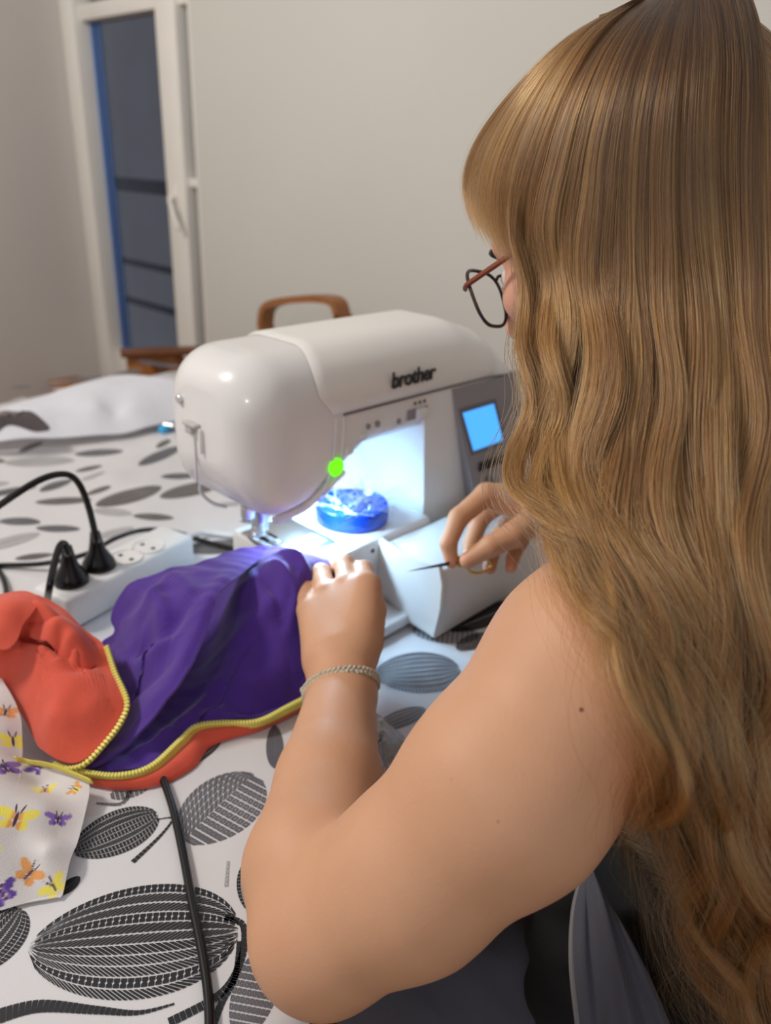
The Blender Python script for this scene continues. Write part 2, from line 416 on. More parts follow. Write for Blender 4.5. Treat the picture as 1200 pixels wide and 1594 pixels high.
fr('pane', 2.226, 2.630, .56, 1.585, m_glass, x0=WX+.05, x1=WX+.054, bev=0)
fr('pane', 2.06, 2.10, .62, 1.585, m_glass, x0=WX+.05, x1=WX+.054, bev=0)
fr('pane', 2.20, 2.645, 1.63, 2.19, m_glass, x0=WX+.05, x1=WX+.054, bev=0)
h1 = MB(); h1.cyl((WX+.002, 2.15, 1.105), (WX-.022, 2.15, 1.105), .012); h1.tube([(WX-.022, 2.15, 1.105), (WX-.03, 2.135, 1.085), (WX-.03, 2.10, 1.02)], .007)
h1.box((WX-.001, 2.15, 1.09), (.008, .03, .09), bev=.003); h1.build('window_handle', m_frame, wd)
# dusk outside: a facing house wall with balcony rail, then ground and the gap between
dz = struct(MB().box((WX+1.6, 3.6, 1.2), (.1, 9, 6)).build('exterior_wall', m_dusk))
ra = empty('balcony_railing', (WX+.35, 2.5, 0), 'dark metal balcony railing outside the tall window', 'railing')
for z in (1.10, .80, .64):
    MB().box((WX+.35, 2.95 if z < 1 else 2.8, z), (.03, .75 if z < 1 else 1.9, .05 if z > 1 else .022), bev=.004).build('rail', m_rail, ra)
for y in (2.58, 3.32): MB().box((WX+.35, y, .55), (.025, .025, 1.1), bev=.003).build('post', m_rail, ra)
quadbox('exterior_ground', (WX+.25, 1.2, -.05), (WX+1.6, 4.6, 0), m_dusk)

# ------------------------------------------------------------------ table and cloth
TX0, TX1, TY0, TY1 = -.32, 1.02, .236, 1.575
tb = empty('dining_table', ((TX0+TX1)/2, (TY0+TY1)/2, 0), 'wooden dining table hidden under the leaf patterned cloth', 'table')
MB().box(((TX0+TX1)/2, (TY0+TY1)/2, .733), (TX1-TX0-.01, TY1-TY0-.01, .03), bev=.004).build('table_top', m_wood, tb)
for x in (TX0+.07, TX1-.07):
    for y in (TY0+.07, TY1-.07): MB().box((x, y, .359), (.06, .06, .718), bev=.005).build('leg', m_wood, tb)
cw = Waves(.35, 10, 3); cw2 = Waves(.09, 12, 4)
def cloth_z(x, y):
    x, y = np.asarray(x, float), np.asarray(y, float); P = np.stack([x, y, 0*x], -1)
    far = np.clip((y-.86)/.3, 0, 1)
    return TZ-.0006+far*(.0020+.0030*cw(P)+.0012*cw2(P)).clip(0)
nx, ny = 110, 120
gx = np.linspace(TX0-.004, TX1+.004, nx); gy = np.linspace(TY0-.004, TY1+.004, ny)
V = []; F = []
# top plus skirts hanging on all four sides
drop = [(.0, 0), (.004, -.006), (.006, -.05), (.008, -.11), (.009, -.17)]
GX = np.r_[[TX0-.004-d for d, _ in drop[:0:-1]], gx, [TX1+.004+d for d, _ in drop[1:]]]
GY = np.r_[[TY0-.004-d for d, _ in drop[1:0:-1]], gy, [TY1+.004+d for d, _ in drop[1:]]]
dzx = np.r_[[z for _, z in drop[:0:-1]], np.zeros(nx), [z for _, z in drop[1:]]]; dzy = np.r_[[z for _, z in drop[1:0:-1]], np.zeros(ny), [z for _, z in drop[1:]]]
XX, YY = np.meshgrid(GX, GY, indexing='ij'); ZZ = cloth_z(XX, YY)+np.minimum(dzx[:, None], dzy[None, :])
V = np.stack([XX, YY, ZZ], -1).reshape(-1, 3); q = len(GY)
F = [(i*q+j, (i+1)*q+j, (i+1)*q+j+1, i*q+j+1) for i in range(len(GX)-1) for j in range(q-1)]
tc = mesh('tablecloth', V, F, m_cloth); tag(tc, 'glossy white tablecloth printed with black and grey leaves', 'tablecloth')
tc.location = (0, 0, 0)

# the printed leaves: flat ink on the cloth, cell by cell between the white veins
def leaf(base, tip, width, style, ink, rows=10, cells=26, bend=0., seed=0, fat=.55):
    g = random.Random(seed); b, t = np.array(base[:2]), np.array(tip[:2]); ax = t-b; L = np.linalg.norm(ax); ax /= L; nn = np.array([-ax[1], ax[0]])
    def wid(s): return width*.5*(max(s, 0)**fat)*(max(1-s, 0)**.62)*1.95
    def pt(s, tt):
        p = b+ax*(s*L)+nn*(tt*wid(s)+bend*L*math.sin(math.pi*s)); return (p[0], p[1], float(cloth_z(p[0], p[1]))+.0005)
    V, F = [], []
    def poly(st):
        k = len(V); V.extend(pt(min(max(s, .004), .996), t_) for s, t_ in st); F.append(tuple(range(k, k+len(st))))
    if style == 'solid':
        n = 14
        for i in range(n):
            s0, s1 = .01+.98*i/n, .01+.98*(i+1)/n
            for t0, t1 in ((-1, -.03), (.03, 1)): poly([(s0, t0), (s1, t0), (s1, t1), (s0, t1)])
    for r in range(rows if style != 'solid' else 0):
        t0, t1 = -1+2*r/rows, -1+2*(r+1)/rows; gap = .085*(t1-t0); a0, a1 = t0+gap, t1-gap
        up = 1 if r < rows/2 else -1; kind = g.choice((0, 1, 2)) if style == 'mix' else (3 if style == 'grid' or (style == 'half' and r >= rows*.45) else 1)
        nc = int(cells*(.8 if kind == 3 else (1.25 if kind == 2 else 1)))
        sl = (.035 if kind else .0)*up
        for i in range(nc):
            s0, s1 = .02+.96*i/nc, .02+.96*(i+1)/nc; d = (s1-s0)*(.11 if kind != 2 else .15)
            if kind == 3:
                tm0, tm1, sm0, sm1 = a0+(a1-a0)*.36, a0+(a1-a0)*.64, s0+(s1-s0)*.38, s0+(s1-s0)*.62
                s0, s1 = s0+d, s1-d
                poly([(s0, a0), (s1, a0), (sm1, tm0), (sm0, tm0)]); poly([(s1, a0), (s1, a1), (sm1, tm1), (sm1, tm0)])
                poly([(s1, a1), (s0, a1), (sm0, tm1), (sm1, tm1)]); poly([(s0, a1), (s0, a0), (sm0, tm0), (sm0, tm1)])
            elif kind == 0:      # cells with a bead on the divider
                s0, s1 = s0+d*.6, s1-d*.6; m_ = (a0+a1)/2; e = (a1-a0)*.16; q_ = (s1-s0)*.2
                poly([(s0, a0), (s1, a0), (s1, m_-e), (s1-q_, m_), (s1, m_+e), (s1, a1), (s0, a1), (s0, m_+e), (s0+q_, m_), (s0, m_-e)])
            else:
                poly([(s0+d-sl, a0), (s1-d-sl, a0), (s1-d+sl, a1), (s0+d+sl, a1)])
    o = mesh('leaf_print', V, F, ink, tc, smooth=False); return o
def leafpx(base, tip, side_px, **k):
    b, t = pz(*base, TZ), pz(*tip, TZ); w_ = np.linalg.norm(pz(*side_px[0], TZ)[:2]-pz(*side_px[1], TZ)[:2]); leaf(b, t, w_, **k)
leafpx((372, 1448), (44, 1474), ((235, 1362), (215, 1560)), style='mix', ink=m_inkd, rows=11, cells=30, seed=3, fat=.5)
leafpx((398, 1205), (285, 1312), ((318, 1222), (392, 1305)), style='half', ink=m_inkg, rows=11, cells=15, seed=4, fat=.55)
leafpx((246, 1266), (112, 1326), ((170, 1262), (190, 1338)), style='mix', ink=m_inkd, rows=8, cells=24, seed=8)
leafpx((716, 1040), (583, 1052), ((650, 1014), (646, 1086)), style='mix', ink=m_inkg, rows=9, cells=26, seed=5, fat=.5)
leafpx((640, 978), (748, 990), ((690, 968), (685, 1008)), style='grid', ink=m_inkg, rows=7, cells=18, seed=6)
leafpx((428, 1196), (427, 1128), ((412, 1165), (443, 1165)), style='solid', ink=m_inkg, seed=6)
leafpx((662, 1102), (582, 1136), ((612, 1108), (640, 1132)), style='mix', ink=m_inkg, rows=5, cells=18, seed=9)
leafpx((30, 1412), (-60, 1520), ((-30, 1420), (25, 1490)), style='mix', ink=m_inkd, rows=8, cells=20, seed=11)
leafpx((262, 1200), (345, 1148), ((290, 1165), (312, 1190)), style='mix', ink=m_inkd, rows=5, cells=20, seed=12)
leafpx((420, 1470), (372, 1620), ((355, 1560), (440, 1560)), style='grid', ink=m_inkg, rows=9, cells=16, seed=13)
leafpx((386, 1340), (392, 1420), ((372, 1380), (420, 1380)), style='mix', ink=m_inkd, rows=6, cells=14, seed=14)
leafpx((92, 1392), (124, 1364), ((98, 1372), (114, 1386)), style='solid', ink=m_inkd, seed=14)
leafpx((712, 1012), (760, 985), ((725, 992), (745, 1012)), style='mix', ink=m_inkd, rows=5, cells=14, seed=15)
leafpx((700, 982), (830, 930), ((755, 940), (785, 968)), style='solid', ink=m_inkd, seed=16)
leafpx((60, 1640), (250, 1700), ((140, 1630), (160, 1720)), style='mix', ink=m_inkd, rows=9, cells=24, seed=17)
leafpx((170, 1240), (236, 1220), ((190, 1222), (214, 1240)), style='grid', ink=m_inkg, rows=4, cells=12, seed=18)
# dashed stems
def dashes(pts, w0, w1, ink, n=None):
    P = catmull([pz(u, v, TZ)[:2] for u, v in pts], 14); V, F = [], []
    seg = np.r_[0, np.cumsum(np.linalg.norm(np.diff(P, axis=0), axis=1))]; n = n or int(seg[-1]/.0034)
    for i in range(n):
        s0, s1 = seg[-1]*i/n, seg[-1]*(i+.62)/n; a = np.array([np.interp(s0, seg, P[:, k]) for k in (0, 1)]); b = np.array([np.interp(s1, seg, P[:, k]) for k in (0, 1)])
        d = (b-a)/np.linalg.norm(b-a); nn = np.array([-d[1], d[0]]); ww = (w0+(w1-w0)*i/n)/2; k = len(V)
        for p in (a-nn*ww, b-nn*ww+d*.001, b+nn*ww+d*.001, a+nn*ww): V.append((p[0], p[1], float(cloth_z(p[0], p[1]))+.0005))
        F.append((k, k+1, k+2, k+3))
    mesh('stem_print', V, F, ink, tc, smooth=False)
dashes([(350, 1428), (378, 1440), (376, 1490), (345, 1545), (262, 1592)], .004, .006, m_inkd)
dashes([(372, 1465), (366, 1520), (345, 1560), (330, 1600)], .003, .005, m_inkd)
dashes([(-10, 1584), (60, 1566), (150, 1572), (215, 1576), (272, 1562)], .010, .001, m_inkd)
dashes([(246, 1275), (268, 1274), (250, 1300), (206, 1342)], .001, .004, m_inkd)
dashes([(355, 1340), (352, 1380)], .002, .003, m_inkl)
dashes([(150, 1250), (190, 1250), (206, 1222)], .002, .005, m_inkg)
# far leaves in rows beyond the machine and the power strip
cells_done = []
g2 = random.Random(21)
tries = 0
while len(cells_done) < 230 and tries < 14000:
    tries += 1
    x, y = g2.uniform(-.25, .98), g2.uniform(.42, 1.68)
    if y < 1.0-.35*(x+.2) and y < .72: continue
    Ls = g2.choice((.045, .06, .08, .11)); an = g2.uniform(-1.0, .5)
    if any((x-a)**2+(y-b)**2 < (.5*(Ls+c)+.004)**2*.36 for a, b, c in cells_done): continue
    cells_done.append((x, y, Ls))
    d = np.array([math.cos(an), math.sin(an)])*Ls/2; c = np.array([x, y])
    ink = g2.choice((m_inkf, m_inkf, m_inkl, m_inkl, m_inkg))
    leaf(c-d, c+d, Ls*g2.uniform(.34, .52), style='solid', ink=ink, seed=len(cells_done), fat=.6)

# more of the large leaves over the part of the cloth left of the view
big = []
for _ in range(900):
    x, y, Ls = g2.uniform(-.28, .2), g2.uniform(.27, .80), g2.choice((.09, .12, .15)); q_ = np.array([x, y, TZ])-CAM; z_ = q_@FW
    if q_@RT/z_*f_+CX > -260 or any((x-a)**2+(y-b)**2 < (.5*(Ls+c)+.01)**2*.7 for a, b, c in big+cells_done): continue
    big.append((x, y, Ls)); an = g2.uniform(-1., .6); d = np.array([math.cos(an), math.sin(an)])*Ls/2
    leaf(np.array([x, y])-d, np.array([x, y])+d, Ls*g2.uniform(.45, .6), style=g2.choice(('mix', 'mix', 'half', 'grid')), ink=g2.choice((m_inkd, m_inkd, m_inkg)), rows=8, cells=20, seed=len(big)+40)

# ------------------------------------------------------------------ background furniture
# small wooden side table in front of the window
st_c = np.array([1.14, 1.93])
st = empty('wooden_stand', (st_c[0], st_c[1], 0), 'narrow wooden stand with dark top edge and slanted bracket below window', 'stand')
A0, A1 = pz(194, 549, .75), pz(400, 541, .75)
dA = (A1-A0)[:2]; LA = min(np.linalg.norm(dA), .36); dA /= np.linalg.norm(dA); nA = np.array([-dA[1], dA[0]])
if nA @ np.array([1, 1]) < 0: nA = -nA
ang = math.atan2(dA[1], dA[0])
def stp(a, b, z): p = A0[:2]+dA*a+nA*b; return (p[0], p[1], z)
MB().box(stp(LA/2, .022, .744), (LA+.02, .055, .014), ang, bev=.003).build('table_top', m_darkwood, st)
MB().box(stp(LA*.22, .02, .701), (LA*.42, .018, .072), ang, bev=.003).build('apron', m_wood, st)
MB().box(stp(LA*.72, .02, .701), (LA*.5, .018, .072), ang, bev=.003).build('apron', m_wood, st)
for a, b, da in ((.075, .0, .05), (LA-.03, .0, .0), (.03, .045, .0)):
    MB().tube([stp(a, b, .72), stp(a+da*.6, b, .62), stp(a+da, b, .30), stp(a+da, b, .0)], .014, 10).build('leg', m_darkwood, st)
MB().tube([stp(.14, .004, .73), stp(.17, .004, .67), stp(.18, .004, .64)], .009, 8).build('bracket', m_darkwood, st)
# bentwood chair whose back shows above the machine
xb = 1.15
bc = empty('bentwood_chair', (xb, 1.34, 0), 'chair with curved bentwood back loop behind the sewing machine', 'chair')
P = [pX(417, 545, xb), pX(413, 500, xb), pX(424, 474, xb), pX(475, 465, xb), pX(520, 468, xb), pX(532, 490, xb), pX(535, 530, xb)]
P = [P[0]*[1, 1, 0]+[0, 0, .45]] + P + [P[-1]*[1, 1, 0]+[0, 0, .45]]
bb = catmull(P, 8); vs, fs = [], []
for i, p in enumerate(bb):           # flat bent lath, 3 cm deep and 9 mm thick
    t = bb[min(i+1, len(bb)-1)]-bb[max(i-1, 0)]; t /= np.linalg.norm(t); n_ = np.cross(t, [1, 0, 0]); n_ /= np.linalg.norm(n_)
    for a, b in ((-1, -1), (1, -1), (1, 1), (-1, 1)): vs.append(p+np.array([.019*a, 0, 0])+n_*.0075*b)
fs = [(i*4+k, i*4+(k+1) % 4, i*4+4+(k+1) % 4, i*4+4+k) for i in range(len(bb)-1) for k in range(4)]+[(3, 2, 1, 0), tuple(len(bb)*4-4+k for k in range(4))]
MB().raw(vs, fs).build('back_loop', m_bent, bc, angle=50)
MB().lathe([(.0, .432), (.115, .432), (.122, .44), (.122, .455), (.115, .465), (0.001, .462)], (xb-.18, 1.345, 0)).build('seat', m_bent, bc)
for dx, dy in ((-.26, -.08), (-.26, .08), (-.09, -.08), (-.09, .08)):
    MB().cyl((xb+dx*1.05, 1.345+dy*1.1, 0), (xb+dx, 1.345+dy, .435), .014, .017).build('leg', m_bent, bc)
# corner of a wooden box against the left wall
wb = empty('wooden_crate', (1.16, 2.56, 0), 'pale wooden crate corner standing by the left wall', 'crate')
MB().box((1.16, 2.595, .235), (.10, .12, .47), bev=.004).build('crate_body', m_wood, wb)
MB().box((1.16, 2.595, .477), (.11, .13, .014), bev=.003).build('crate_lid', m_wood, wb)

# heap of white sheet and taupe fabric at the far end of the table
sw = Waves(.16, 10, 9, (1, 1, 1))
V, F = star_cloth((130, 640, .05), [(-10, 645, .05), (70, 618, .06), (130, 598, .07), (185, 583, .075), (240, 590, .07), (300, 612, .05), (300, 650, .015), (262, 664, .008), (200, 678, .006), (80, 692, .006), (-60, 702, .006), (-160, 700, .006), (-120, 670, .03)],
                  [(150, 620, .066), (200, 630, .052), (120, 650, .038), (60, 655, .040), (180, 655, .022)], 40, 120, 2e-3, folds=lambda q: .004*sw(np.c_[q, 0*q[:, 0]]))
V[:, 0] = np.minimum(V[:, 0], 1.15)
o = solid(mesh('white_sheet', V, F, m_sheet), .003); tag(o, 'crumpled plain white sheet heaped on the far end of the table', 'sheet')
V, F = star_cloth((10, 682, .04), [(-60, 672, .05), (5, 652, .065), (30, 658, .06), (45, 656, .065), (80, 682, .02), (60, 694, .008), (0, 700, .008), (-70, 704, .01)], [(30, 675, .045), (-20, 680, .05)], 20, 80, 1e-3)
V[:, 2] += .022
o = solid(mesh('taupe_fabric', V, F, m_greycl), .003); tag(o, 'folded taupe brown fabric lying before the white sheet', 'fabric')
p = pz(262, 672, TZ)
cl = empty('plastic_clip', (p[0], p[1], TZ), 'tiny bright blue plastic clip lying behind the sewing machine', 'clip')
m_cyan = mat('cyan_plastic', rgb(60, 170, 225), .3)
MB().box((p[0], p[1], TZ+.009), (.045, .016, .012), .4, bev=.004).build('jaw', m_cyan, cl)
MB().cyl((p[0]-.006, p[1]+.01, TZ+.012), (p[0]+.006, p[1]-.01, TZ+.012), .006).build('spring', m_steel, cl)

# ------------------------------------------------------------------ sewing machine
N0 = np.array([.459, .607, .845])
sm = empty('sewing_machine', (N0[0]+.16, N0[1]+.02, TZ), 'large white electronic sewing machine with lit work area and blue screen', 'sewing machine')
def ml(x, y, z): return N0+np.array([x, y, z])
def lerp(x, xs, ys): return float(np.interp(x, xs, ys))
def sst(x, a, b): t = min(max((x-a)/(b-a), 0), 1); return t*t*(3-2*t)
def sect(x):
    """front y, back y, bottom z, top z, corner radius of the upper body at x"""
    zt = lerp(x, [-.06, .26, .32, .36, .385], [.212, .214, .196, .172, .150])
    zb = lerp(x, [-.06, -.03, .02, .04, .10, .19, .205, .4], [.062, .050, .056, .070, .104, .104, -.092, -.092])
    yf = -.060; yb = .100
    t = min(max((x+.056)/.05, 0), 1); e = math.sqrt(max(1-(1-t)**2, 0)); e = .42+.58*e           # rounded left end
    zc = (zt+zb)/2+.01; yc = .02
    return yc+(yf-yc)*e, yc+(yb-yc)*e, zc+(zb-zc)*e, zc+(zt-zc)*e, (.048 if x < .1 else .048)*e
def lean(z, x):     # the right column leans back towards its top
    return 0.
def ring(x, off=0., nc=8, ns=10):
    yf, yb, zb, zt, r = sect(x); pts = []
    rb = min(.022, r, (zt-zb)*.3); rt = min(r*1.15, (zt-zb)*.48)
    cor = [((yf+rb, zb+rb), rb, math.pi, 1.5*math.pi), ((yb-rb, zb+rb), rb, 1.5*math.pi, 2*math.pi), ((yb-rt, zt-rt), rt, 0, .5*math.pi), ((yf+rt, zt-rt), rt, .5*math.pi, math.pi)]
    for i, (c, rr, a0, a1) in enumerate(cor):
        for k in range(nc+1):
            a = a0+(a1-a0)*k/nc; pts.append((c[0]+math.cos(a)*(rr+off), c[1]+math.sin(a)*(rr+off)))
        c2, rr2, b0, _ = cor[(i+1) % 4]; p0 = pts[-1]; p1 = (c2[0]+math.cos(b0)*(rr2+off), c2[1]+math.sin(b0)*(rr2+off))
        for k in range(1, ns): pts.append((p0[0]+(p1[0]-p0[0])*k/ns, p0[1]+(p1[1]-p0[1])*k/ns))
    return pts
xs = np.r_[-.0559, -.0555, -.054, -.051, np.linspace(-.047, .10, 26), np.linspace(.11, .188, 8), np.linspace(.19, .206, 7), np.linspace(.215, .30, 9), np.linspace(.305, .376, 12)]
vs, fs = [], []
for x in xs: vs += [ml(x, y, z) for y, z in ring(x)]
# rounded right end
yy = np.array([[y, z] for y, z in ring(.376)]); cc = yy.mean(0)
for dx, e in ((.006, .985), (.010, .95), (.0115, .90)): vs += [ml(.376+dx, *(cc+(q_-cc)*e)) for q_ in yy]
n = len(ring(0)); K = len(vs)//n
fs = [(i*n+k, i*n+(k+1) % n, (i+1)*n+(k+1) % n, (i+1)*n+k) for i in range(K-1) for k in range(n)]+[tuple(range(n))[::-1], tuple((K-1)*n+k for k in range(n))]
MB().raw(vs, fs).build('body', m_white, sm, angle=50)
# lid: the raised top cover with an S shaped left edge
def lid_rows():
    R = ring(.15, 0); out = []
    for j, (y, z) in enumerate(R): out.append(j)
    return out
nl = 40; vs, fs = [], []
def front_profile(s, off):
    """s from 0 (lower front edge of the lid) over the top to 1 (back)"""
    zt, yf, yb, r, zl = .2135, -.060, .100, .055, .150
    path = [(yf-off, zl)]+[(yf-off, zl+(zt-r-zl)*k/4) for k in range(1, 4)]
    path += [(yf+r-math.cos(a)*(r+off), zt-r+math.sin(a)*(r+off)) for a in np.linspace(0, math.pi/2, 12)]
    path += [(yf+r+(yb-yf-2*r)*k/6, zt+off) for k in range(1, 6)]
    path += [(yb-r+math.sin(a)*(r+off), zt-r+math.cos(a)*(r+off)) for a in np.linspace(0, math.pi/2, 12)]
    path += [(yb+off, zl)]; path = np.array(path)
    L_ = np.r_[0, np.cumsum(np.linalg.norm(np.diff(path, axis=0), axis=1))]; t = s*L_[-1]
    return np.interp(t, L_, path[:, 0]), np.interp(t, L_, path[:, 1])
nxl = 44
for i in range(nl+1):
    s = i/nl; xl = .030+.017*(1-sst(s, 0, .10))+.012*sst(s, .15, .4); xr = .318-.0*s
    for k in range(nxl+1):
        q_ = k/nxl; x = xl+(xr-xl)*q_
        edge = min(q_, 1-q_)*(xr-xl); off = .0035*math.sqrt(max(0, 1-(1-min(edge/.006, 1))**2))+.0004 if edge < .006 else .0039
        if s < .03 or s > .97: off = min(off, .0004+.0035*min(s, 1-s)/.03)
        y, z = front_profile(s, off); zt2, zt1 = sect(x)[3], .2135
        if z > .15: z = .15+(z-.15)*((zt2-.15)/(zt1-.15)) if zt2 < zt1 else z
        vs.append(ml(x, y, z))
fs = [(i*(nxl+1)+k, i*(nxl+1)+k+1, (i+1)*(nxl+1)+k+1, (i+1)*(nxl+1)+k) for i in range(nl) for k in range(nxl)]
mesh('lid', vs, fs, m_lidp, sm)
# recessed line under the lid
MB().tube([ml(.062, -.0605, .1478), ml(.15, -.0606, .1480), ml(.24, -.0606, .1480), ml(.318, -.0606, .1472), ml(.372, -.060, .142)], .0013, 6).build('lid_seam', m_panel2, sm)
# logo
tx = bpy.data.curves.new('logo', 'FONT'); tx.body = 'brother'; tx.size = .0245; tx.extrude = .0004; tx.offset = .0006; tx.shear = .0; tx.space_character = .92
to = bpy.data.objects.new('logo_tmp', tx); COL.objects.link(to); bpy.context.view_layer.update()
me = bpy.data.meshes.new_from_object(to.evaluated_get(bpy.context.evaluated_depsgraph_get())); bpy.data.objects.remove(to)
lv = np.array([v.co[:] for v in me.vertices]); x0_ = lv[:, 0].min()
lf = [tuple(p_.vertices) for p_ in me.polygons]
mesh('logo', np.array([ml(.128+(a-x0_), -.0648-c_, .165+b_) for a, b_, c_ in lv]), lf, m_ink, sm, smooth=False)
# nose cover seam (double line) between head and arm
for dx in (0., .011):
    MB().tube([ml(.052+dx, -.0605, .146), ml(.050+dx, -.0612, .12), ml(.044+dx, -.0608, .088), ml(.030+dx*.6, -.058, .0605)], .0012, 6).build('seam', m_white2, sm)
# translucent lower edge of the head
MB().tube([ml(.066, -.056, .0845), ml(.055, -.056, .0785), ml(.04, -.055, .070), ml(.015, -.052, .055), ml(-.02, -.048, .050)], .0045, 8).build('lower_edge', m_white2, sm)
# start button, small keys, slider
MB().cyl(ml(.052, -.0595, .0935), ml(.052, -.0635, .0935), .0098, n=24, bev=.001).build('start_button', m_green, sm)
for x, z, r in ((.072, .108, .0055), (.092, .118, .0045), (.098, .128, .003), (.112, .128, .0036), (.146, .124, .0032)):
    MB().cyl(ml(x, -.0595, z), ml(x, -.0622, z), r, n=16, bev=.0006).build('button', m_white2 if r > .004 else m_panel, sm)
MB().box(ml(.176, -.0605, .1275), (.034, .003, .012), bev=.001).build('speed_slot', m_panel, sm)
MB().box(ml(.180, -.064, .1275), (.016, .008, .013), bev=.0025).build('speed_slider', m_white, sm)
for k in range(3): MB().box(ml(.172+k*.008, -.0604, .1395), (.003, .001, .003)).build('speed_mark', m_ink, sm)
# grey control panel with the screen, on the column
pv = [(.236, .1445), (.372, .140), (.386, .02), (.390, -.03), (.30, -.05), (.284, .0)]
def panel_pt(x, z): return ml(x, -.0615-.018*(max(.145-z, 0)/.15)**1.3, z)
vs = []; fs = []; nu, nv = 16, 16
for j in range(nv+1):
    z = .1445-(.1445+.055)*j/nv; xl = .236+(.296-.236)*j/nv; xr = .3785+.003*j/nv
    for i in range(nu+1): vs.append(panel_pt(xl+(xr-xl)*i/nu, z))
m0 = len(vs)
for j in range(nv+1):
    z = .1445-(.1445+.055)*j/nv; xl = .236+(.296-.236)*j/nv; xr = .3785+.003*j/nv
    for i in range(nu+1): p_ = panel_pt(xl+(xr-xl)*i/nu, z); vs.append(np.array([p_[0], N0[1]-.05, p_[2]]))
w_ = nu+1
fs = [(j*w_+i, j*w_+i+1, (j+1)*w_+i+1, (j+1)*w_+i) for j in range(nv) for i in range(nu)]
for j in range(nv): fs += [(j*w_, (j+1)*w_, m0+(j+1)*w_, m0+j*w_), (j*w_+nu, m0+j*w_+nu, m0+(j+1)*w_+nu, (j+1)*w_+nu)]
for i in range(nu): fs += [(i, m0+i, m0+i+1, i+1), (nv*w_+i, nv*w_+i+1, m0+nv*w_+i+1, m0+nv*w_+i)]
MB().raw(vs, fs).build('control_panel', m_panel, sm, angle=30)
def para(name, xa, xb_, za, zb_, shear, m, off, parent=sm, th=.003):
    q4 = [(xa, za), (xb_, za), (xb_+shear, zb_), (xa+shear, zb_)]; a_ = [panel_pt(x, z)+np.array([0, -off, 0]) for x, z in q4]; b_ = [p_+np.array([0, th+off, 0]) for p_ in a_]
    return MB().raw(a_+b_, [(0, 1, 2, 3), (7, 6, 5, 4)]+[(i, (i+1) % 4, (i+1) % 4+4, i+4) for i in range(4)]).build(name, m, parent, smooth=False)
para('screen_bezel', .249, .321, .1185, .057, .0235, m_panel2, .0012)
para('screen', .2545, .3155, .1135, .0625, .0205, m_lcd, .0022)
for k in range(4):
    MB().box(panel_pt(.290+k*.0145, .0385)+np.array([0, -.002, 0]), (.007, .004, .012), bev=.001).build('panel_key', m_black, sm)
MB().box(panel_pt(.345, .0365)+np.array([0, -.002, 0]), (.012, .003, .010), bev=.001).build('panel_key', m_panel2, sm)
MB().tube([panel_pt(.297, .018)+np.array([0, -.001, 0]), panel_pt(.306, .020)+np.array([0, -.001, 0]), panel_pt(.318, .012)+np.array([0, -.001, 0])], .0016, 6).build('panel_mark', m_panel2, sm)
# hand wheel on the right side
MB().lathe([(.02, 0), (.04, 0), (.043, .004), (.043, .018), (.04, .022), (.001, .024)], ml(.385, .03, .09), (1, 0, 0)).build('hand_wheel', m_panel2, sm)
# left end: screw, thread cutter, take-up slot
lx = -.0565
MB().cyl(ml(lx+.004, .052, .160), ml(lx-.003, .052, .160), .0045, n=14, bev=.0008).build('screw', m_steel, sm)
c1 = MB(); c1.box(ml(lx-.001, .030, .140), (.012, .022, .004), bev=.0015); c1.box(ml(lx-.001, .034, .134), (.008, .012, .010), bev=.002); c1.build('thread_cutter', mat('cutter_grey', rgb(190, 186, 184), .4), sm)
MB().box(ml(lx-.001, .017, .125), (.005, .003, .026), bev=.001).build('thread_guide', m_lidp, sm)
MB().box(ml(lx-.0005, .030, .105), (.003, .002, .055), bev=.0008).build('thread_slot', m_white2, sm)
MB().tube([ml(-.05, .035, .072), ml(-.052, .032, .064), ml(-.046, .022, .054), ml(-.036, .010, .050)], .002, 6).build('guide_hook', m_steel, sm)
# needle bar, presser foot, needle
nb = MB(); nb.cyl(ml(0, 0, .095), ml(0, 0, .034), .0034); nb.cyl(ml(0, 0, .042), ml(0, 0, .026), .006, bev=.001); nb.build('needle_bar', m_steel, sm)
MB().cyl(ml(0, 0, .03), ml(0, 0, .002), .0009, .0003, n=8).build('needle', m_steel, sm)
pb = MB(); pb.cyl(ml(.006, .014, .095), ml(.006, .014, .018), .0042); pb.box(ml(.006, .010, .020), (.014, .016, .018), bev=.002); pb.box(ml(-.014, .004, .040), (.012, .012, .016), bev=.002); pb.build('presser_bar', m_steel, sm)
pf = MB()
pf.box(ml(-.006, -.004, .0045), (.006, .030, .003), bev=.001); pf.box(ml(.008, -.004, .0045), (.006, .030, .003), bev=.001); pf.box(ml(.001, .010, .006), (.02, .010, .006), bev=.001); pf.box(ml(.001, .010, .011), (.008, .008, .008), bev=.001)
pf.build('presser_foot', m_steel, sm)
tl = MB(); tl.cyl(ml(.012, -.004, .034), ml(.024, -.010, .034), .003); tl.cyl(ml(.022, -.009, .034), ml(.028, -.012, .034), .006, bev=.001); tl.build('clamp_screw', m_steel, sm)
# bed, needle plate, base
bd = MB(); bd.box(ml(.095, -.014, -.046), (.20, .128, .092), bev=.006, seg=3); bd.box(ml(.275, .02, -.050), (.17, .15, .084), bev=.006, seg=3); bd.build('bed', m_white2, sm, angle=50)
np_ = MB(); np_.box(ml(.030, -.010, .0005), (.066, .088, .0016), bev=.0006); np_.build('needle_plate', m_steel, sm)
for k in range(5): MB().box(ml(.0+k*.006-.006, .004, .0016), (.0026, .016, .0018), bev=.0004).build('feed_dog', m_dsteel, sm)
MB().box(ml(.030, -.034, .0018), (.05, .024, .001), bev=.0004).build('slide_cover', mat('clear_cover', rgb(170, 180, 190), .15, coat=.5), sm)
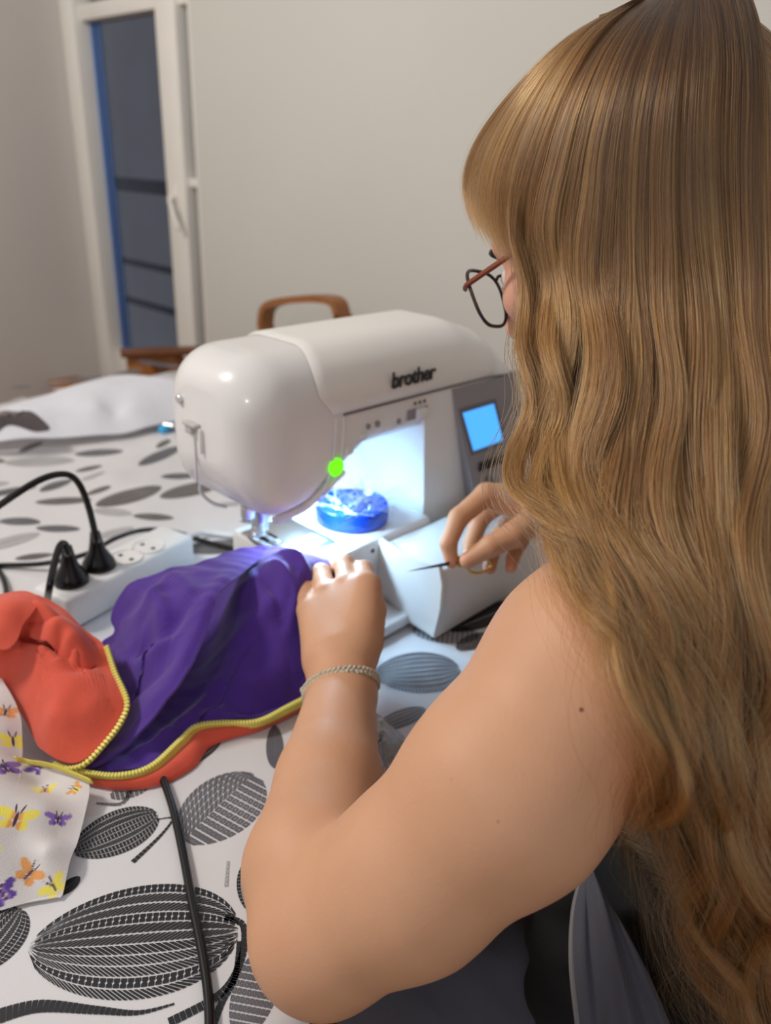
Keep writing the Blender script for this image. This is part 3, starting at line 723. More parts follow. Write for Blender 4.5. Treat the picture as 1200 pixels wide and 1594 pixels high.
# accessory compartment projecting towards the user, curved right edge on its left face
ac = MB(); ac.box(ml(.232, -.122, -.050), (.25, .088, .084), bev=.003); ac.build('accessory_box', m_white2, sm, angle=50)
lf_ = MB(); P0 = [(-.079, .0), (-.120, -.006), (-.166, -.0), (-.172, -.02), (-.172, -.05), (-.166, -.088), (-.12, -.082), (-.079, -.06)]
lf_.prism(P0, ml(.103, 0, 0), (0, 1, 0), (0, 0, 1), (1, 0, 0), .005); lf_.build('flap', m_white, sm, angle=30)
MB().box(ml(.060, -.104, -.083), (.094, .05, .014), bev=.003).build('base_ledge', m_white2, sm, angle=50)
for x, z in ((.098, -.012), (.092, -.056)): MB().cyl(ml(x-.004, -.0775, z), ml(x-.004, -.0785, z), .0028, n=12).build('screw_hole', m_ink, sm)
# small feet under the base
for x, y in ((.0, -.05), (.0, .07), (.35, -.14), (.35, .07)): MB().cyl((N0[0]+x, N0[1]+y, TZ+.0006), (N0[0]+x, N0[1]+y, TZ+.006), .01).build('foot', m_black, sm)
# work light: LED window under the arm
MB().box(ml(.075, .012, .088), (.03, .022, .004), Matrix.Rotation(-.5, 4, 'Y'), bev=.001).build('work_light', m_led, sm)
l = bpy.data.lights.new('work_light_lamp', 'AREA'); l.shape = 'RECTANGLE'; l.size = .03; l.size_y = .02; l.energy = .46; l.color = (.36, .70, 1); l.spread = math.radians(170)
lo = bpy.data.objects.new('work_light_lamp', l); COL.objects.link(lo); lo.location = ml(.076, .010, .0835)
lo.rotation_euler = Vector((.35, -.25, -1)).to_track_quat('-Z', 'Y').to_euler()

MB().box(ml(.030, -.036, .0555), (.020, .012, .003), bev=.001).build('work_light', m_led, sm)
l = bpy.data.lights.new('work_light_front', 'AREA'); l.shape = 'RECTANGLE'; l.size = .018; l.size_y = .012; l.energy = .42; l.color = (.50, .76, 1)
lo = bpy.data.objects.new('work_light_front', l); COL.objects.link(lo); lo.location = ml(.030, -.040, .0525)
lo.rotation_euler = Vector((.1, -.55, -1)).to_track_quat('-Z', 'Y').to_euler()

# blue pin dish and its pins
dc = pz(548, 803, N0[2]+.004); dc[2] = N0[2]+.0007
dish = empty('pin_dish', tuple(dc), 'round blue plastic pin dish standing on the lit machine bed', 'dish')
MB().lathe([(.036, .0), (.0425, .002), (.0435, .012), (.042, .020), (.0405, .021), (.039, .019), (.037, .0165), (.001, .0155)], tuple(dc)).build('bowl', m_blue, dish)
MB().lathe([(.030, .0158), (.030, .0164), (.001, .0168)], tuple(dc)).build('magnet_pad', mat('blue_pad', rgb(30, 90, 215), .5), dish)
pmesh = MB(); pmesh.cyl((0, 0, 0), (.034, 0, 0), .00055, .0003, n=6); pmesh.ball((0, 0, 0), .0015, n=8); po = pmesh.build('steel_pin', m_steel)
tag(po, 'steel pin tangled in the heap on the blue dish', 'pin', 'pins heaped on the blue dish'); gp = random.Random(5)
pins = [po]
for k in range(71):
    c_ = po.copy(); COL.objects.link(c_); pins.append(c_)
for k, c_ in enumerate(pins):
    a = gp.uniform(0, 6.28); rr = .028*math.sqrt(gp.random()); hgt = .0178+.010*gp.random()*(1-rr/.03)
    c_.location = dc+np.array([rr*math.cos(a), rr*math.sin(a), hgt]); c_.rotation_euler = (0, -gp.uniform(.2, 1.0) if k % 3 == 0 else -gp.uniform(.0, .3), gp.uniform(0, 6.28))

# ------------------------------------------------------------------ power strip, plugs, cables
sa, sb = pz(88, 922, .79), pz(268, 832, .79); sdv = (sb-sa)[:2]; SL = np.linalg.norm(sdv); sdv /= SL; sang = math.atan2(sdv[1], sdv[0]); scn = (sa+sb)/2
ps = empty('power_strip', (scn[0], scn[1], TZ), 'white multi socket power strip beside the purple garment', 'power strip')
MB().box((scn[0], scn[1], TZ+.021), (SL+.02, .056, .040), sang, bev=.006, seg=3).build('strip_body', m_white2, ps, angle=50)
snn = np.array([-sdv[1], sdv[0]])
socks = [pz(112, 908, .793), pz(155, 884, .793), pz(196, 868, .793), pz(230, 851, .793)]
for s_ in socks:
    so = MB(); so.lathe([(.020, 0), (.0195, .0012), (.0175, .0012), (.0168, -.0002), (.001, -.0004)], (s_[0], s_[1], TZ+.0413)); so = so.build('socket', m_white, ps)
    for e in (-1, 1): MB().cyl((s_[0]+snn[0]*.009*e, s_[1]+snn[1]*.009*e, TZ+.0405), (s_[0]+snn[0]*.009*e, s_[1]+snn[1]*.009*e, TZ+.0418), .0028, n=10).build('contact_hole', m_ink, so)
def plug(s_, cable, lab, lab2):
    p_ = empty('power_plug', (s_[0], s_[1], TZ+.042), lab, 'plug')
    MB().lathe([(.0185, .0006), (.0190, .004), (.0165, .010), (.0095, .022), (.0070, .034), (.0055, .044), (.001, .0445)], (s_[0], s_[1], TZ+.0424)).build('plug_body', m_black, p_)
    MB().tube(cable, .0036, 8).build('cable', m_black, p_)
s0, s1 = socks[0], socks[1]
plug(s1, [(s1[0], s1[1], TZ+.080), pd(150, 840, .84), pd(138, 790, .84), pd(122, 752, .83), pd(100, 738, .82), pd(60, 748, .80), pd(0, 786, .78), pd(-60, 830, .77)], 'black power plug with tall looping cable in second socket of white strip', '')
plug(s0, [(s0[0], s0[1], TZ+.080), pd(106, 862, .80), pd(101, 847, .80), pd(93, 850, .79), pd(84, 880, .775), pd(76, 920, .765), pz(72, 950, TZ+.006)], 'black power plug with short bent cable at near end of white strip', '')
o = MB().tube([pz(-60, 880, TZ+.004), pz(0, 880, TZ+.004), pz(70, 877, TZ+.01), pz(135, 862, TZ+.016), pz(180, 838, TZ+.012), pz(225, 825, TZ+.012), pz(270, 828, TZ+.006), pz(320, 843, TZ+.0045), pz(370, 856, TZ+.0045)], .0033, 8).build('long_cable', m_black)
tag(o, 'thin black cable running across the cloth behind the power strip', 'cable')
o = MB().tube([pz(-30, 860, TZ+.004), pz(-5, 885, TZ+.004), pz(8, 910, TZ+.0045), pz(8, 935, TZ+.0045), pz(-10, 960, TZ+.0045)], .0033, 8).build('short_cable', m_black)
tag(o, 'short black cable curving at the edge beside the coral fabric', 'cable')
o = MB().tube([pz(282, 842, TZ+.02), pz(296, 834, TZ+.012), pz(320, 829, TZ+.006), pz(360, 834, TZ+.0046), pz(400, 838, TZ+.0046)], .004, 8).build('white_cable', m_white2)
tag(o, 'white lead leaving the far end of the power strip', 'cable')
o = MB().tube([pz(246, 1192, TZ+.0036), pz(268, 1255, TZ+.0036), pz(285, 1330, TZ+.0036), pz(300, 1410, TZ+.0036), pz(316, 1490, TZ+.0036), pz(325, 1560, TZ+.0036), pz(326, 1640, TZ+.0036), pz(322, 1760, TZ+.0036)], .0032, 12).build('thick_cable', m_black)
tag(o, 'glossy black cable crossing the leaf print in front of the purple garment', 'cable')
o = MB().tube([ml(.392, .088, -.03), ml(.425, .06, .02), pd(785, 640, 1.07), pd(808, 630, 1.05), pd(835, 634, 1.03), pd(870, 650, 1.02), pz(920, 700, TZ+.0046)], .0042, 8).build('machine_cable', m_black)
tag(o, 'black mains cable arching at the right end of the sewing machine', 'cable')

# ------------------------------------------------------------------ garments
gw = Waves(.07, 12, 31, (1, 1, 1)); gw2 = Waves(.022, 14, 32, (1, 1, 1))
ga = empty('zip_jacket', tuple(pz(300, 1050, TZ)), 'purple lined coral jacket piece with yellow zip lying under the needle', 'garment')
low_out = [(415, 852, .098), (372, 872, .085), (335, 905, .055), (300, 960, .026), (262, 1020, .014), (215, 1085, .008), (165, 1150, .005), (132, 1202, .005),
           (180, 1200, .006), (235, 1188, .006), (280, 1150, .008), (305, 1128, .010), (345, 1122, .010), (400, 1118, .010), (450, 1098, .012), (490, 1072, .016), (520, 1020, .030), (525, 950, .065), (530, 900, .092), (520, 872, .098), (470, 858, .100)]
low_in = [(400, 905, .096), (440, 925, .092), (480, 905, .100), (362, 930, .075), (340, 985, .030), (318, 1030, .016), (290, 1085, .010), (390, 985, .060), (370, 1020, .046), (440, 1000, .056), (345, 1060, .026), (400, 1062, .030), (450, 1050, .032), (240, 1140, .008), (300, 1110, .010)]
up_out = [(414, 852, .101), (370, 853, .105), (318, 872, .105), (268, 884, .100), (215, 905, .085), (184, 930, .068), (172, 962, .050), (178, 985, .040), (156, 1000, .03), (160, 1040, .022), (185, 1080, .022), (190, 1120, .015), (150, 1180, .010), (133, 1198, .008),
          (172, 1178, .014), (216, 1142, .026), (256, 1096, .046), (288, 1052, .064), (310, 1008, .080), (326, 968, .094), (343, 928, .104), (374, 895, .107)]
up_in = [(300, 912, .104), (262, 925, .094), (285, 975, .086), (230, 975, .070), (260, 1020, .066), (215, 1020, .046), (240, 1065, .048), (215, 1100, .032), (185, 1150, .016), (330, 895, .106)]
def mkfolds(L): return [crease(p_, a_, l_, r_) for p_, a_, l_, r_ in L]
low_f = mkfolds([
    ([(350, 1000, .05), (400, 968, .07), (452, 940, .08)], .010, .012, .008),
    ([(345, 1085, .03), (395, 1068, .04), (440, 1050, .045), (485, 1030, .05)], -.017, .012, .0045),
    ([(300, 1118, .012), (350, 1098, .02), (410, 1080, .03), (475, 1056, .04)], .009, .008, .006),
    ([(330, 1052, .03), (390, 1035, .05), (455, 1010, .06)], .007, .012, .007),
    ([(418, 885, .10), (445, 905, .10), (468, 940, .09)], .009, .005, .006),
    ([(432, 872, .10), (462, 886, .10), (490, 908, .10)], .008, .004, .005),
    ([(396, 880, .10), (422, 912, .095), (440, 955, .08)], -.007, .006, .005),
    ([(448, 975, .07), (462, 948, .08), (472, 915, .09)], .009, .006, .005),
    ([(250, 1150, .01), (290, 1110, .015), (330, 1070, .02)], .006, .006, .006),
    ([(200, 1180, .006), (235, 1160, .008), (275, 1135, .01)], .004, .004, .005)])
up_f = mkfolds([
    ([(372, 892, .10), (338, 930, .098), (316, 975, .085), (296, 1018, .07), (270, 1062, .055), (225, 1118, .03)], .007, .008, .012),
    ([(200, 912, .08), (232, 940, .08), (250, 980, .068), (244, 1020, .06)], .011, .010, .007),
    ([(215, 1010, .05), (258, 985, .075), (300, 935, .10)], -.010, .009, .010),
    ([(182, 985, .04), (225, 958, .07), (258, 912, .09)], .008, .007, .009),
    ([(178, 1035, .03), (225, 1030, .05), (268, 1005, .07)], .009, .009, .006),
    ([(185, 1085, .02), (228, 1066, .04), (262, 1040, .06)], -.008, .009, .006),
    ([(262, 888, .10), (290, 922, .10), (300, 958, .095)], .007, .010, .007)])
V, F = star_cloth((240, 1000, .06), up_out, up_in, 90, 260, 4e-6, folds=lambda q: sum(f(q) for f in up_f)+.0008*gw(np.c_[q, 0*q[:, 0]])+.0004*gw2(np.c_[q, 0*q[:, 0]]))
on = (V[:, 0] > N0[0]-.034) & (V[:, 1] > N0[1]-.082); V[on, 2] = np.maximum(V[on, 2], N0[2]+.0045)
solid(mesh('purple_lining', V, F, m_purple, ga), .0022)
V, F = star_cloth((390, 1010, .05), low_out, low_in, 90, 260, 4e-6, folds=lambda q: sum(f(q) for f in low_f)+.0008*gw(np.c_[q, 0*q[:, 0]])+.0004*gw2(np.c_[q, 0*q[:, 0]]))
# the cloth lies over the machine bed near the needle: never below the bed's top there
on = (V[:, 0] > N0[0]-.034) & (V[:, 1] > N0[1]-.082); V[on, 2] = np.maximum(V[on, 2], N0[2]+.0035)
o = solid(mesh('purple_lining', V, F, m_purple, ga), .0012)
# coral shell: strip showing below the zip, and the turned-out sleeve at the left
zipA = [pz(u, v, TZ+z) for u, v, z in ((84, 1190, .010), (130, 1203, .012), (185, 1208, .012), (235, 1194, .012), (280, 1154, .013), (305, 1132, .014), (345, 1126, .014), (400, 1124, .014), (450, 1100, .016), (492, 1078, .02))]
zipB = [pz(u, v, TZ+z) for u, v, z in ((90, 1196, .006), (132, 1212, .006), (188, 1217, .006), (240, 1202, .006), (286, 1163, .007), (310, 1139, .008), (348, 1133, .008), (402, 1131, .008), (453, 1108, .008), (494, 1086, .010))]
shB = [pz(u, v, TZ+z) for u, v, z in ((105, 1205, .001), (140, 1222, .001), (190, 1230, .001), (250, 1222, .001), (300, 1196, .001), (325, 1165, .001), (360, 1150, .001), (405, 1138, .001), (455, 1114, .001), (495, 1090, .001))]
strip(zipA, zipB, 'zip_tape', m_yellow, ga, .0015)
strip(zipB, shB, 'coral_hem', m_orange, ga, .005)
cor_out = [(-70, 935, .07), (0, 932, .085), (42, 925, .090), (90, 945, .080), (125, 975, .070), (160, 1005, .058), (176, 1045, .050), (196, 1090, .042), (188, 1120, .034), (165, 1152, .026), (130, 1186, .018), (92, 1184, .016), (64, 1165, .016), (40, 1120, .022), (12, 1080, .030), (-30, 1060, .03), (-90, 1040, .03)]
cor_in = [(50, 965, .088), (20, 985, .076), (75, 985, .080), (60, 1040, .062), (110, 1030, .058), (150, 1080, .050), (120, 1130, .036), (80, 1120, .042), (0, 1020, .062)]
cfold = [crease(p_, a_*1.5, l_, r_) for p_, a_, l_, r_ in (
    ([(5, 965, .08), (35, 958, .09), (68, 962, .09), (98, 985, .085), (118, 1015, .07), (128, 1040, .06)], .012, .012, .005),
    ([(20, 1000, .07), (30, 980, .08), (50, 975, .085), (80, 992, .08), (100, 1015, .07), (108, 1035, .06)], -.013, .006, .008),
    ([(60, 1020, .065), (80, 1005, .075), (100, 1022, .07), (125, 1030, .06), (150, 1020, .055)], .008, .006, .008),
    ([(0, 990, .07), (15, 965, .08), (25, 940, .09)], -.010, .006, .006),
    ([(130, 1020, .06), (136, 1040, .055), (128, 1056, .05)], -.008, .005, .006),
    ([(60, 1070, .05), (110, 1065, .055), (165, 1060, .05)], .004, .012, .014),
    ([(90, 1150, .03), (130, 1120, .04), (170, 1090, .045)], .003, .010, .012))]
cor_old = [(40, 960, .088), (20, 985, .060), (30, 975, .076), (60, 965, .070), (75, 985, .078), (100, 985, .074), (52, 1000, .060), (95, 1015, .072), (115, 1020, .058), (118, 1035, .046), (130, 1010, .066), (60, 1050, .062), (100, 1070, .056), (150, 1080, .052), (130, 1130, .036), (80, 1120, .040), (160, 1040, .056), (0, 1010, .062), (10, 955, .084)]
V, F = star_cloth((75, 1050, .055), cor_out, cor_in, 100, 260, 1e-5, folds=lambda q: sum(f(q) for f in cfold)+.0010*gw(np.c_[q, 0*q[:, 0]]+.5))
solid(mesh('coral_shell', V, F, m_orange, ga), .0014)
for c_, o_, i_ in (((10, 962, .095), [(-70, 940, .085), (0, 930, .096), (40, 924, .100), (62, 938, .100), (52, 955, .098), (36, 975, .092), (24, 1002, .084), (0, 1012, .080), (-60, 1000, .08)], [(20, 950, .104), (0, 985, .092)]),
                   ((85, 985, .09), [(52, 962, .086), (80, 952, .086), (112, 972, .078), (142, 1004, .064), (148, 1034, .056), (130, 1046, .056), (112, 1028, .064), (95, 1006, .074), (66, 990, .080), (46, 986, .080)], [(84, 974, .092), (106, 994, .083), (126, 1020, .069)])):
    V, F = star_cloth(c_, o_, i_, 30, 120, 1e-5, folds=lambda q: .0006*gw(np.c_[q, 0*q[:, 0]]+.7)); solid(mesh('coral_fold', V, F, m_orange, ga), .0022)
zc = [(165, 1005, .062), (178, 1045, .054), (197, 1090, .046), (189, 1120, .038), (166, 1152, .030), (131, 1188, .021), (100, 1196, .014)]
zC = [pz(u, v, TZ+z) for u, v, z in zc]; zD = [pz(u+(4 if i < 5 else 2), v+(3 if i > 2 else 0)+(2 if i > 4 else 0), TZ+z-.006) for i, (u, v, z) in enumerate(zc)]
strip(zC, zD, 'zip_tape', m_yellow, ga, .001)
# teeth along both zip edges
def teeth(path, up, n):
    P_ = catmull(path, 24); seg = np.r_[0, np.cumsum(np.linalg.norm(np.diff(P_, axis=0), axis=1))]; b = MB()
    for i in range(n):
        t = seg[-1]*(i+.5)/n; p_ = np.array([np.interp(t, seg, P_[:, k]) for k in range(3)]); p2 = np.array([np.interp(min(t+.002, seg[-1]), seg, P_[:, k]) for k in range(3)]); d = Vector(p2-p_)
        if d.length < 1e-6: continue
        R_ = d.to_track_quat('X', 'Z').to_matrix().to_4x4(); b.box(p_+np.array(up), (.0024, .0048, .0030), R_, bev=.0006, seg=1)
    o = b.build('zip_teeth', m_tooth, ga); o['kind'] = 'stuff'
teeth(zipA, (0, 0, .001), 96); teeth(zC, (0, 0, -.001), 44)
# pale cotton with butterflies
bf_out = [(-80, 1040, .035), (-10, 1050, .040), (10, 1070, .042), (30, 1110, .036), (34, 1160, .026), (36, 1186, .020), (70, 1196, .018), (110, 1205, .018), (138, 1216, .018), (134, 1260, .012), (118, 1320, .008), (98, 1388, .004), (86, 1398, .002), (40, 1408, .001), (-10, 1420, .001), (-120, 1440, .001), (-160, 1250, .02)]
bf_in = [(8, 1130, .040), (10, 1190, .034), (40, 1230, .024), (70, 1260, .026), (100, 1240, .016), (60, 1225, .012), (90, 1300, .014), (30, 1300, .024), (0, 1260, .036), (-30, 1300, .036), (60, 1350, .012), (10, 1380, .010), (70, 1330, .020)]
V, F = star_cloth((20, 1260, .03), bf_out, bf_in, 170, 330, 2e-6, zmin=.0015, folds=lambda q: .0016*gw(np.c_[q, 0*q[:, 0]]+.9))
bo = mesh('butterfly_cotton', V, F, m_bfly); tag(bo, 'pale cotton fabric printed with yellow and violet butterflies under the coral sleeve', 'fabric')
Cc = np.tile(np.array(rgb(214, 209, 208)), (len(V), 1))
def butterfly(u, v, size, ang, c1, c2, half=False):
    size *= .68
    i = None; P0_ = None; best = 1e9
    pr = np.stack([(V-CAM)@RT/((V-CAM)@FW)*f_+CX, CY-(V-CAM)@UP/((V-CAM)@FW)*f_], 1)
    j = np.argmin(((pr-np.array([u, v]))**2).sum(1)); c0 = V[j]
    e1 = np.array([R0[0], R0[1], 0]); e2 = np.array([-R0[1], R0[0], .45]); e2 /= np.linalg.norm(e2)
    d = V-c0; near = (d*d).sum(1) < (size*2)**2; a_, b_ = d@e1/size, d@e2/size
    ca, sa_ = math.cos(ang), math.sin(ang); a_, b_ = a_*ca+b_*sa_, -a_*sa_+b_*ca
    A_ = a_ if half else np.abs(a_)
    def soft(f, w_=.22): return np.clip((1-f)/w_+.5, 0, 1)*near
    fu = ((A_-.52)*.8+(b_-.30)*.5)**2/.25+((b_-.30)*.85-(A_-.52)*.45)**2/.075; fl_ = (A_-.36)**2/.085+(b_+.30)**2/.07
    fbdy = (a_/.085)**2+(b_/.45)**2; fan = ((np.abs(a_)-.12-.25*(b_-.4))/.05)**2+((b_-.6)/.28)**2
    for m_, c_ in ((np.maximum(soft(fu), soft(fl_)), c1), (soft(fu)*np.clip((.32-A_)/.12, 0, 1), c2), (soft(fl_)*np.clip((.36-A_)/.12, 0, 1), c2), (np.maximum(soft(fbdy, .6), soft(fan, .8)), np.array(rgb(70, 45, 70)))):
        Cc[:] = Cc*(1-m_[:, None])+np.asarray(c_)*m_[:, None]
yl, og, vi, dv = (np.array(rgb(*c)) for c in ((236, 222, 96), (226, 160, 96), (142, 108, 186), (96, 66, 150)))
for u, v, sz, an, c1, c2 in ((24, 1276, .020, .05, yl, og), (8, 1110, .016, .3, og, og*.8), (6, 1196, .016, .9, vi, dv), (90, 1276, .012, .2, vi, dv), (44, 1362, .016, -.5, og, og*.85), (4, 1392, .015, .8, dv, vi), (84, 1382, .014, .9, yl, yl), (58, 1194, .014, 1.2, dv, vi), (20, 1155, .016, .4, yl, yl), (70, 1232, .013, .5, yl, og), (-40, 1230, .017, .3, vi, dv), (118, 1230, .010, 1.2, og, yl), (-30, 1340, .018, .4, yl, og)):
    butterfly(u, v, sz, an, c1, c2)
add_color(bo, 'print', Cc); solid(bo, .0009)
# yellow edging where the cotton meets the zip
ya = [pz(u, v, TZ+z) for u, v, z in ((22, 1178, .033), (40, 1182, .026), (70, 1186, .026), (100, 1196, .025), (138, 1212, .023))]
yb_ = [p_+np.array([0, 0, -.004])+np.array([.0015, -.0035, 0]) for p_ in ya]
strip(ya, yb_, 'yellow_edging', m_yellow, bo, .001)

# crinkled clear plastic wrapper beside the forearm
wc = pz(592, 1165, TZ+.012); cr = Waves(.02, 14, 77); bm = bmesh.new(); bmesh.ops.create_icosphere(bm, subdivisions=4, radius=1)
vv = np.array([v.co[:] for v in bm.verts]); ff = [tuple(v.index for v in q_.verts) for q_ in bm.faces]; bm.free()
vv = vv*np.array([.020, .036, .014]); vv = vv*(1+.22*cr(vv)[:, None]); vv[:, 2] = np.maximum(vv[:, 2], -.0120)
rz = Matrix.Rotation(-.5, 3, 'Z'); vv = np.array([list(rz @ Vector(q_)) for q_ in vv])+wc+np.array([0, 0, .0015])
o = mesh('plastic_wrapper', vv, ff, m_crystal, smooth=False); tag(o, 'small crinkled clear plastic wrapper glinting beside the bent forearm', 'wrapper')

# ------------------------------------------------------------------ the person
pe = empty('person', (.55, .05, 0), 'seated long haired person in black top and grey trousers sewing', 'person')
# head frame: facing the machine, head bowed
hp = math.radians(29); HF = np.array([0., math.cos(hp), -math.sin(hp)]); HU = np.array([0., math.sin(hp), math.cos(hp)]); HL = np.array([-1., 0, 0])
EYE = pd(792, 443, .61); HC = EYE-HF*.082+HU*.018-HL*.032
def hd(l, f, u): return HC+HL*l+HF*f+HU*u
HA = [HL, HF, HU]
SHL = pd(1020, 950, .478); SHR = SHL+np.array([.315, .01, .0])
ELB = pd(505, 1452, .468); WRL = pd(532, 1078, .665)
KI, KM, KR, KP = pd(570, 914, .722), pd(542, 910, .735), pd(508, 924, .737), pd(479, 950, .727)
SKA = np.array(rgb(205, 155, 121))
fb = Field((.13, -.12, .66), (1.02, .68, 1.42), .0021)
# torso core
fb.ell((.55, .06, .74), (.135, .10, .16), k=.03); fb.ell((.55, .10, .90), (.150, .098, .15), k=.04); fb.ell((.55, .115, .98), (.15, .078, .085), k=.05)
fb.cone(SHL+[.02, 0, .0], SHR-[.02, 0, 0], .052, .052, .05)
fb.cone((.553, .15, 1.03), (.553, .235, 1.125), .056, .052, .04)       # neck
fb.ell((.49, .17, .88), (.055, .055, .06), k=.03); fb.ell((.61, .17, .88), (.055, .055, .06), k=.03)
# head
fb.ell(hd(0, -.012, .022), (.0745, .094, .086), HA, .03)               # cranium
fb.ell(hd(0, .030, -.030), (.062, .058, .082), HA, .03)                # face
fb.ell(hd(0, .056, -.098), (.022, .020, .018), HA, .03)                # chin
for s in (1, -1):
    fb.cone(hd(.050*s, .0, -.068), hd(.018*s, .052, -.098), .016, .015, .03)   # jaw
    fb.ell(hd(.040*s, .062, -.036), (.021, .018, .016), HA, .02)       # cheek bone
    fb.ell(hd(.033*s, .084, -.014), (.0165, .012, .0125), HA, .008, 's')   # eye socket
    fb.cone(hd(.012*s, .0865, .008), hd(.046*s, .070, .008), .0055, .005, .012)    # brow ridge
    fb.ell(hd(.077*s, -.012, -.022), (.006, .017, .030), HA, .006)      # ear
    fb.ell(hd(.0085*s, .101, -.052), (.008, .008, .0065), HA, .006)     # nostril wing
fb.cone(hd(0, .090, -.006), hd(0, .109, -.046), .0075, .0095, .012)    # nose
fb.ell(hd(0, .090, -.074), (.022, .010, .0055), HA, .006); fb.ell(hd(0, .088, -.083), (.019, .010, .006), HA, .006)   # lips
# left arm
fb.cone(SHL, pd(930, 1045, .452), .064, .0625, .03)
fb.cone(pd(930, 1045, .452), pd(785, 1228, .435), .0625, .0560, .02)
fb.cone(pd(785, 1228, .435), pd(640, 1366, .446), .0560, .0475, .02)
fb.cone(pd(640, 1366, .446), ELB, .0475, .0435, .02)
fb.cone(ELB, pd(488, 1350, .505), .0430, .0445, .012)
fb.cone(pd(488, 1350, .505), pd(512, 1215, .575), .0445, .0385, .01)
fb.cone(pd(512, 1215, .575), WRL, .0385, .0285, .01)
# left hand: metacarpals fan out to the knuckles, fingers press on the cloth beyond
HB = pd(530, 1035, .680)
fb.cone(WRL, HB, .0285, .0260, .012)
for kk, r0, r1, b_ in ((KI, .0205, .0122, pd(556, 1010, .685)), (KM, .0205, .0118, pd(540, 1010, .69)), (KR, .0195, .0112, pd(520, 1015, .69)), (KP, .018, .0105, pd(503, 1025, .685))):
    fb.cone(b_, kk, r0, r1, .014)
fb.cone(pd(566, 970, .70), KI, .014, .0118, .012)
fing = [
    [(KI, .0112), (pd(566, 888, .755), .0098), (pd(556, 886, .782), .0082), (pd(545, 892, .798), .0070)],
    [(KM, .0112), (pd(536, 880, .766), .0100), (pd(524, 880, .792), .0084), (pd(514, 888, .806), .0072)],
    [(KR, .0108), (pd(500, 892, .768), .0096), (pd(490, 890, .790), .0080), (pd(482, 896, .803), .0068)],
    [(KP, .0096), (pd(475, 916, .757), .0082), (pd(468, 912, .775), .0070), (pd(463, 916, .786), .0060)],
    [(pd(572, 1000, .690), .0145), (pd(580, 950, .715), .0125), (pd(578, 915, .752), .0098), (pd(566, 902, .775), .0082)]]
for ch in fing: fb.chain(ch, .0035)
# right arm and hand
WRR = pd(862, 792, .825); ELR = np.array([.80, .30, .80])
fb.cone(SHR, (.80, .21, .905), .056, .050, .03); fb.cone((.80, .21, .905), ELR, .050, .040, .02)
fb.cone(ELR, (ELR*.45+WRR*.55), .040, .036, .02); fb.cone((ELR*.45+WRR*.55), WRR, .036, .027, .01)
PI_, PM_, PR_, PP_ = pd(757, 770, .795), pd(785, 776, .812), pd(812, 790, .828), pd(832, 806, .840)
for kk, r0, r1, b_ in ((PI_, .021, .0125, pd(838, 785, .812)), (PM_, .021, .0120, pd(842, 792, .82)), (PR_, .020, .0112, pd(848, 800, .828)), (PP_, .018, .0105, pd(850, 806, .832))):
    fb.cone(b_, kk, r0, r1, .014); fb.cone(WRR, b_, .026, r0, .012)
fingR = [
    [(PI_, .0118), (pd(714, 806, .785), .0102), (pd(698, 846, .780), .0086), (pd(703, 874, .782), .0072)],
    [(PM_, .0118), (pd(748, 806, .822), .0102), (pd(734, 846, .818), .0086), (pd(730, 872, .812), .0074)],
    [(PR_, .0112), (pd(778, 832, .842), .0098), (pd(764, 866, .832), .0082), (pd(762, 884, .824), .0072)],
    [(PP_, .0102), (pd(808, 846, .852), .0086), (pd(797, 870, .844), .0074), (pd(795, 884, .836), .0064)],
    [(pd(838, 806, .79), .0160), (pd(800, 832, .772), .0135), (pd(764, 850, .768), .0110), (pd(728, 872, .772), .0084)]]
for ch in fingR: fb.chain(ch, .0035)
V, Q = fb.surface(2); V = relax(V, Q, 1, .4)
body = mesh('body', V, Q, m_skin, pe)
tone = np.tile(SKA, (len(V), 1))
def proj(P_): q_ = P_-CAM; z = q_@FW; return q_@RT/z*f_+CX, CY-q_@UP/z*f_
pu, pv_ = proj(V)
def blend(c, wgt): global tone; wgt = np.clip(wgt, 0, 1)[:, None]; tone = tone*(1-wgt)+np.array(c)*wgt
# paler and pinker face and hands, redder knuckles, elbow and finger tips, lips
dF = np.linalg.norm(V-hd(0, .04, -.03), axis=1); blend(rgb(214, 160, 140), (1-(dF/.13)**2)*.9)
for pts_, c, r in (([ch[-1][0] for ch in fing+fingR], (214, 140, 118), .012), ([ch[1][0] for ch in fing+fingR], (204, 138, 108), .010), ([ELB], (190, 122, 92), .05), ([hd(0, .092, -.079)], (178, 92, 86), .018)):
    for p_ in pts_: blend(rgb(*c), 1-np.linalg.norm(V-p_, axis=1)/r)
for p_ in [ch[-1][0] for ch in fingR+fing]: pass
